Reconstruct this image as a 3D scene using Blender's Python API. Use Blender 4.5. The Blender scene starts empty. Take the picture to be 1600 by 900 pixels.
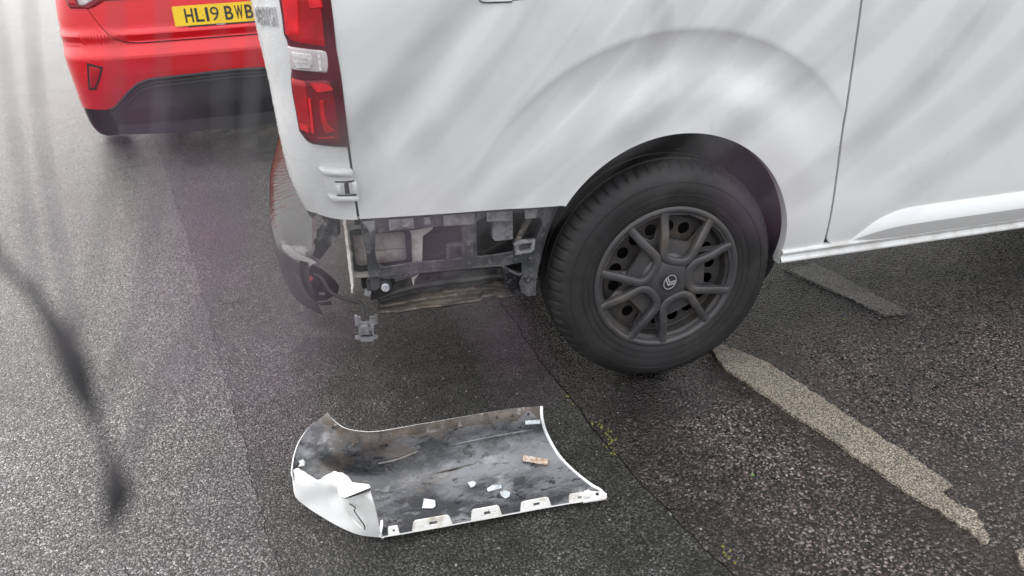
import bpy, bmesh, math, random
from mathutils import Vector, Matrix, noise
random.seed(11)
sc = bpy.context.scene
R = math.radians

# ------------------------------------------------------------------ camera
F_PX = 1184.743
YAW, PITCH, ROLL = .215, .462, -.044
CAM = Vector((-.848, -1.798, 1.298))
_f = Vector((math.sin(YAW)*math.cos(PITCH), math.cos(YAW)*math.cos(PITCH), -math.sin(PITCH)))
_r0 = Vector((math.cos(YAW), -math.sin(YAW), 0)); _u0 = _r0.cross(_f)
_r = math.cos(ROLL)*_r0 + math.sin(ROLL)*_u0
_u = -math.sin(ROLL)*_r0 + math.cos(ROLL)*_u0
cam = bpy.data.cameras.new('camera'); cam_o = bpy.data.objects.new('camera', cam)
sc.collection.objects.link(cam_o); sc.camera = cam_o
m = Matrix((( _r.x, _u.x, -_f.x, CAM.x), (_r.y, _u.y, -_f.y, CAM.y), (_r.z, _u.z, -_f.z, CAM.z), (0, 0, 0, 1)))
cam_o.matrix_world = m
cam.sensor_width = 36; cam.lens = F_PX/1600*36
cam.clip_start = .01; cam.clip_end = 500
cam.dof.use_dof = True; cam.dof.focus_distance = 2.35; cam.dof.aperture_fstop = 4.6; cam.dof.aperture_blades = 0

# ------------------------------------------------------------------ world, sun, exposure
w = bpy.data.worlds.new('World'); sc.world = w; w.use_nodes = True
wn = w.node_tree.nodes; wl = w.node_tree.links; wn.clear()
sky = wn.new('ShaderNodeTexSky'); sky.sky_type = 'NISHITA'; sky.sun_disc = False
sky.sun_elevation = R(41.8); sky.sun_rotation = R(319); sky.air_density = 1.6; sky.dust_density = 6; sky.ozone_density = 1
ga = wn.new('ShaderNodeGamma'); ga.inputs['Gamma'].default_value = .3          # overcast: an even, nearly grey sky
hs = wn.new('ShaderNodeHueSaturation'); hs.inputs['Saturation'].default_value = .3; hs.inputs['Value'].default_value = 8.2
bg = wn.new('ShaderNodeBackground'); bg.inputs['Strength'].default_value = .15
out = wn.new('ShaderNodeOutputWorld')
wl.new(sky.outputs[0], ga.inputs[0]); wl.new(ga.outputs[0], hs.inputs['Color']); tcw = wn.new('ShaderNodeTexCoord'); sx = wn.new('ShaderNodeSeparateXYZ'); wl.new(tcw.outputs['Generated'], sx.inputs[0])
mr = wn.new('ShaderNodeMapRange'); mr.inputs['To Min'].default_value = .42; mr.inputs['To Max'].default_value = 1.0; wl.new(sx.outputs['Z'], mr.inputs['Value'])   # overcast sky: zenith about three times the horizon
mm = wn.new('ShaderNodeMix'); mm.data_type = 'RGBA'; mm.blend_type = 'MULTIPLY'; mm.inputs[0].default_value = 1
wl.new(hs.outputs[0], mm.inputs[6]); wl.new(mr.outputs[0], mm.inputs[7]); wl.new(mm.outputs[2], bg.inputs[0]); wl.new(bg.outputs[0], out.inputs[0])
sun = bpy.data.lights.new('sun', 'SUN'); sun.energy = 1.0; sun.angle = R(34); sun.color = (1, .98, .95)
sun_o = bpy.data.objects.new('sun', sun); sc.collection.objects.link(sun_o)
# the bright part of the overcast lies beyond the cars, to the left
sd = Vector((-.62, .72, .85)).normalized()
sun_o.rotation_euler = sd.to_track_quat('Z', 'Y').to_euler(); sun_o.location = (0, 0, 8)
vs = sc.view_settings; vs.view_transform = 'Standard'; vs.look = 'None'; vs.exposure = .64; vs.gamma = 1
vs.use_curve_mapping = False

# ------------------------------------------------------------------ helpers
def ray(px, py): return _f + _r*((px-800)/F_PX) - _u*((py-450)/F_PX)
def at_y(px, py, y): d = ray(px, py); return CAM + d*((y-CAM.y)/d.y)
def at_z(px, py, z): d = ray(px, py); return CAM + d*((z-CAM.z)/d.z)
def project(P):
    d = P-CAM; z = d.dot(_f); return 800+F_PX*d.dot(_r)/z, 450-F_PX*d.dot(_u)/z
def invert(fn, q, a, b):                     # parameters (a, b) of a surface seen at a photo point
    for _ in range(14):
        x, y = project(fn(a, b)); h = 1e-4
        xa, ya = project(fn(a+h, b)); xb, yb = project(fn(a, b+h))
        A, B, C, D = (xa-x)/h, (xb-x)/h, (ya-y)/h, (yb-y)/h
        det = A*D-B*C
        if abs(det) < 1e-9: break
        ex, ey = q[0]-x, q[1]-y
        da = (D*ex-B*ey)/det; db = (A*ey-C*ex)/det
        k = min(1, .15/max(abs(da), abs(db), 1e-9)); a += k*da; b += k*db
    return a, b
def sm(a, b, x):
    t = max(0, min(1, (x-a)/(b-a))); return t*t*(3-2*t)
def lerp_tab(tab, x):
    if x <= tab[0][0]: return tab[0][1]
    for (x0, y0), (x1, y1) in zip(tab, tab[1:]):
        if x <= x1: return y0+(y1-y0)*(x-x0)/(x1-x0)
    return tab[-1][1]
def smooth_tab(tab, x):
    if x <= tab[0][0]: return tab[0][1]
    n = len(tab)
    for i in range(n-1):
        x0, y0 = tab[i]; x1, y1 = tab[i+1]
        if x <= x1:
            def sl(k):
                if k <= 0 or k >= n-1: 
                    k0 = max(0, min(n-2, k)); return (tab[k0+1][1]-tab[k0][1])/(tab[k0+1][0]-tab[k0][0])
                return (tab[k+1][1]-tab[k-1][1])/(tab[k+1][0]-tab[k-1][0])
            h = x1-x0; t = (x-x0)/h; m0, m1 = sl(i)*h, sl(i+1)*h
            return (2*t**3-3*t*t+1)*y0+(t**3-2*t*t+t)*m0+(-2*t**3+3*t*t)*y1+(t**3-t*t)*m1
    return tab[-1][1]

COL = sc.collection
OFF = {}
def thing(name, loc, label, cat, group=None, rz=0):
    o = bpy.data.objects.new(name, None); COL.objects.link(o); o.location = loc; o.rotation_euler = (0, 0, rz)
    o.empty_display_size = .1
    tag(o, label, cat, group); OFF[o.name] = Vector(loc) if rz == 0 else Vector((0, 0, 0))
    return o
def tag(o, label=None, cat=None, group=None, kind=None):
    if label: o['label'] = label
    if cat: o['category'] = cat
    if group: o['group'] = group
    if kind: o['kind'] = kind
    return o
def root_off(p):
    while p.parent: p = p.parent
    return OFF.get(p.name, Vector((0, 0, 0)))
def mesh(name, verts, faces, mat, parent=None, smooth=False, mats=None, fmat=None, merge=0, sharp=None):
    me = bpy.data.meshes.new(name)
    off = root_off(parent) if parent else Vector((0, 0, 0))
    me.from_pydata([tuple(Vector(v)-off) for v in verts], [], faces)
    for mm in (mats or [mat]): me.materials.append(mm)
    if fmat:
        for p, k in zip(me.polygons, fmat): p.material_index = k
    if merge:
        bm = bmesh.new(); bm.from_mesh(me); bmesh.ops.remove_doubles(bm, verts=bm.verts, dist=merge)
        bmesh.ops.recalc_face_normals(bm, faces=bm.faces); bm.to_mesh(me); bm.free()
    if smooth:
        me.polygons.foreach_set('use_smooth', [True]*len(me.polygons))
        if sharp:
            bm = bmesh.new(); bm.from_mesh(me); ca = math.radians(sharp)
            for e in bm.edges:
                if len(e.link_faces) == 2 and e.calc_face_angle(0) > ca: e.smooth = False
            bm.to_mesh(me); bm.free()
    me.update()
    o = bpy.data.objects.new(name, me); COL.objects.link(o)
    if parent: o.parent = parent
    return o
class MB:
    def __init__(s): s.v = []; s.f = []; s.m = []
    def add(s, v, f, m=0):
        k = len(s.v); s.v += [Vector(a) for a in v]; s.f += [tuple(i+k for i in q) for q in f]; s.m += [m]*len(f); return s
    def grid(s, P, m=0, close_u=False, close_v=False):
        nr, nc = len(P), len(P[0]); f = []
        for i in range(nr if close_u else nr-1):
            for j in range(nc if close_v else nc-1):
                a, b = i, (i+1) % nr; c, d = j, (j+1) % nc
                f.append((a*nc+c, a*nc+d, b*nc+d, b*nc+c))
        return s.add([p for r_ in P for p in r_], f, m)
    def box(s, c, sz, rot=None, m=0):
        c = Vector(c); h = Vector(sz)/2
        v = [Vector((x*h.x, y*h.y, z*h.z)) for x in (-1, 1) for y in (-1, 1) for z in (-1, 1)]
        if rot is not None: v = [rot @ a for a in v]
        return s.add([a+c for a in v], [(0,1,3,2),(4,6,7,5),(0,4,5,1),(2,3,7,6),(0,2,6,4),(1,5,7,3)], m)
    def tube(s, pts, rad, n=8, m=0, cap=True):
        pts = [Vector(p) for p in pts]; rings = []; prev = None
        for i, p in enumerate(pts):
            t = (pts[min(i+1, len(pts)-1)]-pts[max(i-1, 0)]).normalized()
            a = prev if prev else (Vector((0, 0, 1)) if abs(t.z) < .9 else Vector((1, 0, 0)))
            x = (a-t*a.dot(t)).normalized(); y = t.cross(x); prev = x
            rr = rad[i] if isinstance(rad, (list, tuple)) else rad
            rings.append([p+(x*math.cos(2*math.pi*k/n)+y*math.sin(2*math.pi*k/n))*rr for k in range(n)])
        k = len(s.v); s.grid(rings, m, close_v=True)
        if cap:
            s.f.append(tuple(k+i for i in range(n))); s.m.append(m)
            s.f.append(tuple(k+(len(pts)-1)*n+i for i in range(n))[::-1]); s.m.append(m)
        return s
    def slab(s, poly, vec, m=0):                 # polygon (list of 3-D points) thickened by a vector
        n = len(poly); vec = Vector(vec); v = [Vector(p) for p in poly]+[Vector(p)+vec for p in poly]
        f = [tuple(range(n)), tuple(range(2*n-1, n-1, -1))]+[(i, i+n, (i+1) % n+n, (i+1) % n) for i in range(n)]
        return s.add(v, f, m)
    def build(s, name, mat, parent=None, smooth=False, sharp=35, merge=1e-5):
        mats = mat if isinstance(mat, list) else [mat]
        o = mesh(name, s.v, s.f, None, parent, False, mats, s.m)
        bm = bmesh.new(); bm.from_mesh(o.data)
        if merge: bmesh.ops.remove_doubles(bm, verts=bm.verts, dist=merge)
        bmesh.ops.recalc_face_normals(bm, faces=bm.faces)
        if smooth:
            ca = math.radians(sharp)
            for q in bm.faces: q.smooth = True
            for e in bm.edges:
                if len(e.link_faces) == 2 and e.calc_face_angle(0) > ca: e.smooth = False
        bm.to_mesh(o.data); bm.free()
        return o
def smoothpath(pts, n):
    pts = [Vector(p) for p in pts]; out = []; N = len(pts)
    for i in range(N-1):
        p0 = pts[max(i-1, 0)]; p1 = pts[i]; p2 = pts[i+1]; p3 = pts[min(i+2, N-1)]
        for k in range(n):
            t = k/n
            out.append(.5*((2*p1)+(p2-p0)*t+(2*p0-5*p1+4*p2-p3)*t*t+(3*p1-p0-3*p2+p3)*t**3))
    out.append(pts[-1]); return out
def resample(poly, n):                       # list of 2-D points -> n points evenly by arc length
    L = [0]
    for a, b in zip(poly, poly[1:]): L.append(L[-1]+math.dist(a, b))
    out = []
    for k in range(n):
        s_ = L[-1]*k/(n-1); i = 0
        while i < len(L)-2 and L[i+1] < s_: i += 1
        t = (s_-L[i])/max(1e-9, L[i+1]-L[i]); out.append(tuple(a+(b-a)*t for a, b in zip(poly[i], poly[i+1])))
    return out
def flat_holes(outer, holes, thick, to3, mat, name, parent, bevel=0):
    """2-D outline with holes -> thick plate; to3 maps (u, v, w) to 3-D"""
    cu = bpy.data.curves.new(name, 'CURVE'); cu.dimensions = '2D'; cu.fill_mode = 'BOTH'
    cu.extrude = thick/2; cu.bevel_depth = bevel; cu.bevel_resolution = 1; cu.offset = -bevel
    for poly in [outer]+holes:
        sp = cu.splines.new('POLY'); sp.points.add(len(poly)-1); sp.use_cyclic_u = True
        for p, q in zip(sp.points, poly): p.co = (q[0], q[1], 0, 1)
    tmp = bpy.data.objects.new('tmp', cu); COL.objects.link(tmp)
    dg = bpy.context.evaluated_depsgraph_get(); me = bpy.data.meshes.new_from_object(tmp.evaluated_get(dg))
    V = [to3(v.co.x, v.co.y, v.co.z) for v in me.vertices]; Fc = [tuple(p.vertices) for p in me.polygons]
    bpy.data.objects.remove(tmp); bpy.data.curves.remove(cu); bpy.data.meshes.remove(me)
    mb = MB(); mb.add(V, Fc); return mb.build(name, mat, parent, merge=1e-5)
def text_mesh(body, offset=0, extrude=0):
    cu = bpy.data.curves.new('t', 'FONT'); cu.body = body; cu.offset = offset; cu.extrude = extrude; cu.resolution_u = 6
    tmp = bpy.data.objects.new('tmp', cu); COL.objects.link(tmp)
    dg = bpy.context.evaluated_depsgraph_get(); me = bpy.data.meshes.new_from_object(tmp.evaluated_get(dg))
    V = [v.co.copy() for v in me.vertices]; Fc = [tuple(p.vertices) for p in me.polygons]
    bpy.data.objects.remove(tmp); bpy.data.curves.remove(cu); bpy.data.meshes.remove(me)
    return V, Fc
def rrect(x0, y0, x1, y1, r, n=5):
    pts = []
    for cx, cy, a in ((x1-r, y1-r, 0), (x0+r, y1-r, 90), (x0+r, y0+r, 180), (x1-r, y0+r, 270)):
        for k in range(n+1):
            t = R(a+90*k/n); pts.append((cx+r*math.cos(t), cy+r*math.sin(t)))
    return pts

# ------------------------------------------------------------------ materials
def N(nt, t, **kw):
    n = nt.nodes.new(t)
    for k, v in kw.items():
        if k in n.inputs: n.inputs[k].default_value = v
        else: setattr(n, k, v)
    return n
def ramp(nt, src, stops):
    n = nt.nodes.new('ShaderNodeValToRGB'); nt.links.new(src, n.inputs[0]); e = n.color_ramp.elements
    while len(e) < len(stops): e.new(.5)
    for q, (p, c) in zip(e, stops): q.position = p; q.color = (c, c, c, 1) if isinstance(c, (int, float)) else (*c, 1)
    return n.outputs[0]
def mixc(nt, fac, a, b, mode='MIX'):
    n = nt.nodes.new('ShaderNodeMix'); n.data_type = 'RGBA'; n.blend_type = mode
    for sck, v in ((n.inputs[0], fac), (n.inputs[6], a), (n.inputs[7], b)):
        if hasattr(v, 'node'): nt.links.new(v, sck)
        elif isinstance(v, (int, float)): sck.default_value = v if sck.type == 'VALUE' else (v, v, v, 1)
        else: sck.default_value = (*v, 1)
    return n.outputs[2]
def math_(nt, op, a, b=0, c=0):
    n = nt.nodes.new('ShaderNodeMath'); n.operation = op
    for sck, v in zip(n.inputs, (a, b, c)):
        if hasattr(v, 'node'): nt.links.new(v, sck)
        else: sck.default_value = v
    return n.outputs[0]
def base(name):
    mt = bpy.data.materials.new(name); mt.use_nodes = True; nt = mt.node_tree
    return mt, nt, nt.nodes['Principled BSDF']
def pbr(name, col, rough=.5, metal=0, coat=0, var=.12, scale=9, bump=0, bscale=300, dirt=None, dirt_amt=.5, dirt_scale=6, rvar=.1, spec=.5):
    mt, nt, b = base(name); tc = N(nt, 'ShaderNodeTexCoord')
    n1 = N(nt, 'ShaderNodeTexNoise', Scale=scale, Detail=6, Roughness=.6); nt.links.new(tc.outputs['Object'], n1.inputs['Vector'])
    c = mixc(nt, ramp(nt, n1.outputs[0], [(.3, 0), (.7, 1)]), tuple(x*(1-var) for x in col), tuple(min(1, x*(1+var)) for x in col))
    if dirt:
        n2 = N(nt, 'ShaderNodeTexNoise', Scale=dirt_scale, Detail=9, Roughness=.72); nt.links.new(tc.outputs['Object'], n2.inputs['Vector'])
        c = mixc(nt, ramp(nt, n2.outputs[0], [(.62-dirt_amt*.35, 0), (.78-dirt_amt*.25, 1)]), c, dirt)
    nt.links.new(c, b.inputs['Base Color'])
    nt.links.new(ramp(nt, n1.outputs[0], [(.3, max(.02, rough-rvar)), (.7, min(1, rough+rvar))]), b.inputs['Roughness'])
    b.inputs['Metallic'].default_value = metal; b.inputs['Coat Weight'].default_value = coat; b.inputs['Coat Roughness'].default_value = .06
    b.inputs['Specular IOR Level'].default_value = spec
    if bump:
        n3 = N(nt, 'ShaderNodeTexNoise', Scale=bscale, Detail=3); nt.links.new(tc.outputs['Object'], n3.inputs['Vector'])
        bp = N(nt, 'ShaderNodeBump', Strength=bump, Distance=.002); nt.links.new(n3.outputs[0], bp.inputs['Height']); nt.links.new(bp.outputs[0], b.inputs['Normal'])
    return mt
def asphalt(name, lo, hi, speck, scale, wet, brown=(.05, .035, .03), bstr=.9, tone_lo=.34, tone_hi=.74, chip=0, film=1.75, cw=1, sp=.5):
    mt, nt, b = base(name); L = nt.links; tc = N(nt, 'ShaderNodeTexCoord'); O = tc.outputs['Object']
    wv = N(nt, 'ShaderNodeTexNoise', Scale=60, Detail=2); L.new(O, wv.inputs['Vector'])
    ad = N(nt, 'ShaderNodeVectorMath', operation='MULTIPLY_ADD'); L.new(wv.outputs['Color'], ad.inputs[0]); ad.inputs[1].default_value = (.008, .008, .008); L.new(O, ad.inputs[2])
    v1 = N(nt, 'ShaderNodeTexVoronoi', Scale=scale); L.new(ad.outputs[0], v1.inputs['Vector'])
    v2 = N(nt, 'ShaderNodeTexVoronoi', Scale=scale*2.3); L.new(ad.outputs[0], v2.inputs['Vector'])
    big = N(nt, 'ShaderNodeTexNoise', Scale=1.3, Detail=6, Roughness=.65); L.new(O, big.inputs['Vector'])
    mid = N(nt, 'ShaderNodeTexNoise', Scale=9, Detail=5, Roughness=.65); L.new(O, mid.inputs['Vector'])
    sep = N(nt, 'ShaderNodeSeparateColor'); L.new(v1.outputs['Color'], sep.inputs[0])
    sep2 = N(nt, 'ShaderNodeSeparateColor'); L.new(v2.outputs['Color'], sep2.inputs[0])
    stone = mixc(nt, sep.outputs[0], lo, hi)
    stone = mixc(nt, ramp(nt, sep.outputs[1], [(.86, 0), (.93, 1)]), stone, speck)
    stone = mixc(nt, ramp(nt, sep.outputs[2], [(.8, 0), (.95, .8)]), stone, brown)
    dome = ramp(nt, v1.outputs['Distance'], [(.25, 1), (.62, 0)])
    grit = mixc(nt, ramp(nt, sep2.outputs[1], [(.84, 0), (.93, 1)]), tuple(x*.16 for x in lo), speck)
    col = mixc(nt, dome, grit, stone)
    at = N(nt, 'ShaderNodeAttribute', attribute_name='wear_shade'); asep = N(nt, 'ShaderNodeSeparateColor'); L.new(at.outputs['Color'], asep.inputs[0])
    col = mixc(nt, math_(nt, 'MULTIPLY', asep.outputs[0], ramp(nt, mid.outputs[0], [(.3, .25), (.6, 1)])), col, (.055, .038, .03))     # mud
    col = mixc(nt, math_(nt, 'MULTIPLY', asep.outputs[1], ramp(nt, mid.outputs[0], [(.3, .35), (.6, .9)])), col, (.022, .0245, .0165))     # algae
    col = mixc(nt, math_(nt, 'MULTIPLY', asep.outputs[2], .85), col, (.02, .019, .02))                                               # oily stains and tar, plus shade painted under the vehicles
    tone = mixc(nt, ramp(nt, big.outputs[0], [(.33, 0), (.66, 1)]), (tone_lo, tone_lo*.93, tone_lo*.95), (tone_hi, tone_hi*.965, tone_hi*.975))
    col = mixc(nt, 1.0, col, tone, 'MULTIPLY')
    if chip:
        cn = N(nt, 'ShaderNodeTexNoise', Scale=24, Detail=9, Roughness=.75); L.new(O, cn.inputs['Vector'])
        col = mixc(nt, ramp(nt, cn.outputs[0], [(.66-.12*chip, 0), (.69-.12*chip, 1)]), col, (.05, .043, .038))
    L.new(col, b.inputs['Base Color'])
    wn_ = math_(nt, 'ADD', math_(nt, 'MULTIPLY', big.outputs[0], .6), math_(nt, 'MULTIPLY', mid.outputs[0], .4))
    wetm = ramp(nt, wn_, [(.38, 0), (.62, 1)])
    rg = mixc(nt, wetm, .16+.1*(1-wet), .38-.14*wet)
    rg2 = mixc(nt, math_(nt, 'MULTIPLY', dome, .5), rg, .5)
    L.new(rg2, b.inputs['Roughness']); b.inputs['Specular IOR Level'].default_value = sp
    h = math_(nt, 'ADD', math_(nt, 'MULTIPLY', dome, math_(nt, 'ADD', math_(nt, 'MULTIPLY', sep.outputs[2], .7), .4)), math_(nt, 'MULTIPLY', ramp(nt, v2.outputs['Distance'], [(.1, 1), (.6, 0)]), .35))
    h = math_(nt, 'ADD', h, math_(nt, 'MULTIPLY', mid.outputs[0], 1.2))
    bp = N(nt, 'ShaderNodeBump', Strength=bstr, Distance=.005); L.new(h, bp.inputs['Height']); L.new(bp.outputs[0], b.inputs['Normal'])
    # water film: a coat that follows the stones only loosely
    b.inputs['Coat IOR'].default_value = film
    L.new(ramp(nt, wn_, [(.35, cw), (.65, cw*.45)]), b.inputs['Coat Weight']); L.new(ramp(nt, wn_, [(.38, .07), (.62, .22)]), b.inputs['Coat Roughness'])
    bp2 = N(nt, 'ShaderNodeBump', Strength=bstr, Distance=.004); L.new(h, bp2.inputs['Height']); L.new(bp2.outputs[0], b.inputs['Coat Normal'])
    return mt
def tex_mix_mat(name, layers, rough=.5, bump=.3, bscale=60, spec=.5, stretch=(1, 1, 1)):
    """base colour + list of (colour, noise scale, lo, hi, seed)"""
    mt, nt, b = base(name); L = nt.links; tc = N(nt, 'ShaderNodeTexCoord'); c = layers[0]
    for i, (col, s_, lo, hi) in enumerate(layers[1:]):
        mp = N(nt, 'ShaderNodeMapping'); mp.inputs['Location'].default_value = (i*3.7, i*1.3, i*2.1); mp.inputs['Scale'].default_value = stretch; L.new(tc.outputs['Object'], mp.inputs[0])
        n = N(nt, 'ShaderNodeTexNoise', Scale=s_, Detail=8, Roughness=.7); L.new(mp.outputs[0], n.inputs['Vector'])
        c = mixc(nt, ramp(nt, n.outputs[0], [(lo, 0), (hi, 1)]), c, col)
    L.new(c, b.inputs['Base Color']); b.inputs['Roughness'].default_value = rough; b.inputs['Specular IOR Level'].default_value = spec
    n = N(nt, 'ShaderNodeTexNoise', Scale=bscale, Detail=6); L.new(tc.outputs['Object'], n.inputs['Vector'])
    bp = N(nt, 'ShaderNodeBump', Strength=bump, Distance=.004); L.new(n.outputs[0], bp.inputs['Height']); L.new(bp.outputs[0], b.inputs['Normal'])
    return mt
M = {}
M['van'] = pbr('van_white_paint', (.715, .717, .722), .3, coat=.6, var=.015, scale=3, rvar=.05, dirt=(.69, .69, .685), dirt_amt=.3, dirt_scale=3)
M['vanlow'] = pbr('van_white_lower', (.72, .725, .73), .35, coat=.4, var=.02, rvar=.06, dirt=(.5, .48, .45), dirt_amt=.45, dirt_scale=14)
M['drop'] = pbr('rain_drop', (.8, .805, .81), .05, coat=1, var=.02, rvar=.01)
M['seam'] = pbr('seam_dark', (.012, .012, .013), .7)
M['plastic'] = pbr('bumper_black_plastic', (.018, .018, .021), .34, var=.2, rvar=.1, dirt=(.04, .037, .037), dirt_amt=.35, dirt_scale=12, bump=.12, bscale=700, spec=.35)
M['wetplastic'] = pbr('bumper_wet_step', (.007, .007, .008), .12, coat=.05, var=.2, rvar=.08, bump=.8, bscale=40, spec=.18)
M['bracket'] = tex_mix_mat('bracket_plastic', [(.04, .041, .046), ((.095, .094, .1), 16, .46, .6), ((.022, .022, .024), 30, .54, .64), ((.19, .185, .185), 80, .6, .68)], .42, .3, 140)
M['clipgrey'] = tex_mix_mat('clip_grey_plastic', [(.23, .23, .245), ((.12, .115, .115), 28, .48, .6), ((.34, .34, .35), 70, .58, .68)], .4, .2, 120)
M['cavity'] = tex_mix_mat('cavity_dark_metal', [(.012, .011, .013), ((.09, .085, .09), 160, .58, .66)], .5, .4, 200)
M['inner'] = tex_mix_mat('bare_white_metal', [(.6, .58, .56), ((.42, .36, .32), 14, .5, .62), ((.16, .1, .07), 38, .62, .7)], .45, .2)
M['rubber'] = pbr('rubber_seal', (.02, .02, .021), .6)
M['flap'] = tex_mix_mat('vent_flap', [(.46, .42, .41), ((.25, .2, .19), 18, .45, .65), ((.45, .42, .38), 40, .6, .7)], .5, .15)
M['under'] = tex_mix_mat('underbody_dirt', [(.07, .066, .064), ((.24, .2, .16), 9, .44, .58), ((.06, .055, .052), 22, .5, .6), ((.36, .32, .27), 34, .56, .66)], .6, .6, 90)
M['pan'] = tex_mix_mat('underbody_pan', [(.085, .083, .084), ((.022, .021, .022), 14, .45, .6), ((.13, .115, .1), 30, .56, .66)], .5, .5, 90)
M['boltm'] = pbr('bolt_steel', (.22, .21, .2), .4, metal=.6, dirt=(.1, .06, .04), dirt_amt=.5, dirt_scale=60)
M['dark'] = pbr('underbody_black', (.012, .012, .013), .75)
M['liner'] = pbr('arch_liner_plastic', (.045, .04, .048), .5, var=.2, dirt=(.07, .06, .065), dirt_amt=.5, dirt_scale=9, bump=.3, bscale=120)
M['tread'] = pbr('tyre_tread_shaded', (.012, .012, .013), .6, var=.2)  # darker than the sidewall: wheel arch shade put into the tread colour
M['tyre'] = pbr('tyre_rubber', (.021, .0205, .022), .62, var=.18, scale=12, dirt=(.034, .032, .031), dirt_amt=.45, dirt_scale=9, bump=.12, bscale=500, spec=.35)
M['cap'] = pbr('wheel_trim_grey', (.05, .049, .053), .38, var=.12, scale=10, dirt=(.1, .085, .075), dirt_amt=.35, dirt_scale=7, bump=.05)
M['capdark'] = pbr('wheel_badge_black', (.03, .03, .032), .3)
M['steel'] = pbr('steel_wheel', (.04, .038, .038), .5, var=.2, dirt=(.08, .06, .05), dirt_amt=.4, dirt_scale=14)
M['silver'] = pbr('badge_silver', (.5, .5, .52), .3, metal=.3)
M['chrome'] = pbr('chrome', (.75, .75, .77), .12, metal=1, var=.03)
def lens(name, col, rough=.08, bscale=170, bst=.5, emis=0):
    mt, nt, b = base(name); tc = N(nt, 'ShaderNodeTexCoord'); v = N(nt, 'ShaderNodeTexVoronoi', Scale=bscale); nt.links.new(tc.outputs['Object'], v.inputs['Vector'])
    n = N(nt, 'ShaderNodeTexNoise', Scale=14, Detail=5); nt.links.new(tc.outputs['Object'], n.inputs['Vector'])
    nt.links.new(mixc(nt, ramp(nt, n.outputs[0], [(.35, 0), (.65, 1)]), tuple(x*.6 for x in col), col), b.inputs['Base Color'])
    bp = N(nt, 'ShaderNodeBump', Strength=bst, Distance=.003); nt.links.new(v.outputs['Distance'], bp.inputs['Height']); nt.links.new(bp.outputs[0], b.inputs['Normal'])
    b.inputs['Roughness'].default_value = .3; b.inputs['Coat Weight'].default_value = .3; b.inputs['Coat Roughness'].default_value = rough; b.inputs['Specular IOR Level'].default_value = .25
    return mt
M['lens_red'] = lens('lamp_red', (.55, .006, .014), bscale=420, bst=.2); M['lens_bright'] = lens('lamp_bright_red', (.95, .02, .035), bscale=420, bst=.3)
M['lens_dark'] = lens('lamp_dark_red', (.24, .004, .014), bst=.05); M['lens_edge'] = lens('lamp_edge', (.11, .005, .016), bst=.02)
M['lens_clear'] = lens('lamp_clear', (.62, .55, .56), bst=.15); M['lens_clear2'] = lens('lamp_reflector', (.8, .76, .77), bst=.6, bscale=120)
M['red'] = pbr('car_red_paint', (.62, .003, .012), .25, coat=.28, var=.04, rvar=.03, spec=.35)
M['plate'] = pbr('plate_yellow', (.85, .56, .01), .35, var=.03)
M['black'] = pbr('gloss_black', (.008, .008, .009), .25)
M['glass'] = pbr('car_glass', (.01, .012, .014), .05, coat=1)
M['valance'] = pbr('valance_grey_plastic', (.035, .033, .038), .45, var=.15, bump=.1)
M['shell_in'] = tex_mix_mat('bumper_inside', [(.04, .041, .045), ((.15, .152, .162), 7, .45, .58), ((.115, .09, .078), 5, .53, .65), ((.27, .275, .285), 13, .55, .68), ((.018, .018, .02), 50, .56, .63), ((.3, .28, .26), 130, .64, .69)], .27, .35, 90, .7, (.62, 1.2, 1.1))
M['shell_mud'] = tex_mix_mat('bumper_muddy_edge', [(.13, .108, .095), ((.06, .046, .037), 16, .42, .56), ((.36, .35, .34), 26, .58, .66)], .5, .4, 80)
M['shell_out'] = tex_mix_mat('bumper_white_paint', [(.76, .765, .77), ((.6, .59, .57), 8, .55, .75), ((.3, .28, .25), 60, .68, .74)], .32, .05)
M['tabs'] = tex_mix_mat('bumper_white_tabs', [(.7, .69, .67), ((.42, .37, .31), 20, .48, .62), ((.18, .14, .11), 50, .6, .68)], .4, .15)
M['sticker'] = tex_mix_mat('rusty_sticker', [(.55, .5, .45), ((.3, .17, .09), 90, .42, .55)], .5, .1)
M['scuff'] = tex_mix_mat('scuff_pale', [(.55, .57, .6), ((.35, .37, .4), 60, .45, .6)], .5, .1)
M['moss'] = pbr('moss', (.16, .15, .03), .9, var=.4, scale=60)
M['leaf'] = pbr('green_leaf', (.1, .22, .03), .5)
M['twig'] = pbr('twig_bark', (.012, .01, .012), .8, var=.3, scale=90)
M['twigpale'] = pbr('twig_grey_bark', (.07, .065, .07), .8, var=.3, scale=90)
M['petal'] = pbr('pink_blossom', (.21, .09, .18), .6, var=.2, scale=200)
M['grit'] = pbr('loose_grit', (.2, .19, .18), .6, var=.5, scale=40)
M['road'] = asphalt('road_asphalt', (.13, .13, .132), (.36, .357, .36), (.6, .6, .58), 135, .8, bstr=1, tone_lo=.3, tone_hi=.72, film=1.38, cw=.8, sp=.25)
M['strip'] = asphalt('trench_asphalt', (.1, .099, .1), (.31, .306, .305), (.6, .61, .57), 150, .9, bstr=1, tone_lo=.24, tone_hi=.62, film=1.37, cw=.66, sp=.2)
M['bay'] = asphalt('bay_asphalt', (.04, .03, .03), (.19, .153, .15), (.45, .4, .375), 112, .85, brown=(.085, .05, .038), bstr=1, tone_lo=.22, tone_hi=.78, film=1.36, cw=.62, sp=.2)
M['line'] = asphalt('worn_line_paint', (.36, .305, .225), (.52, .455, .35), (.6, .55, .46), 210, .2, brown=(.26, .2, .14), bstr=.6, tone_lo=.66, tone_hi=1.0, chip=.55, film=1.3)
M['joint'] = pbr('joint_dark', (.035, .033, .03), .5, var=.4, scale=60, bump=.8, bscale=200)

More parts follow.
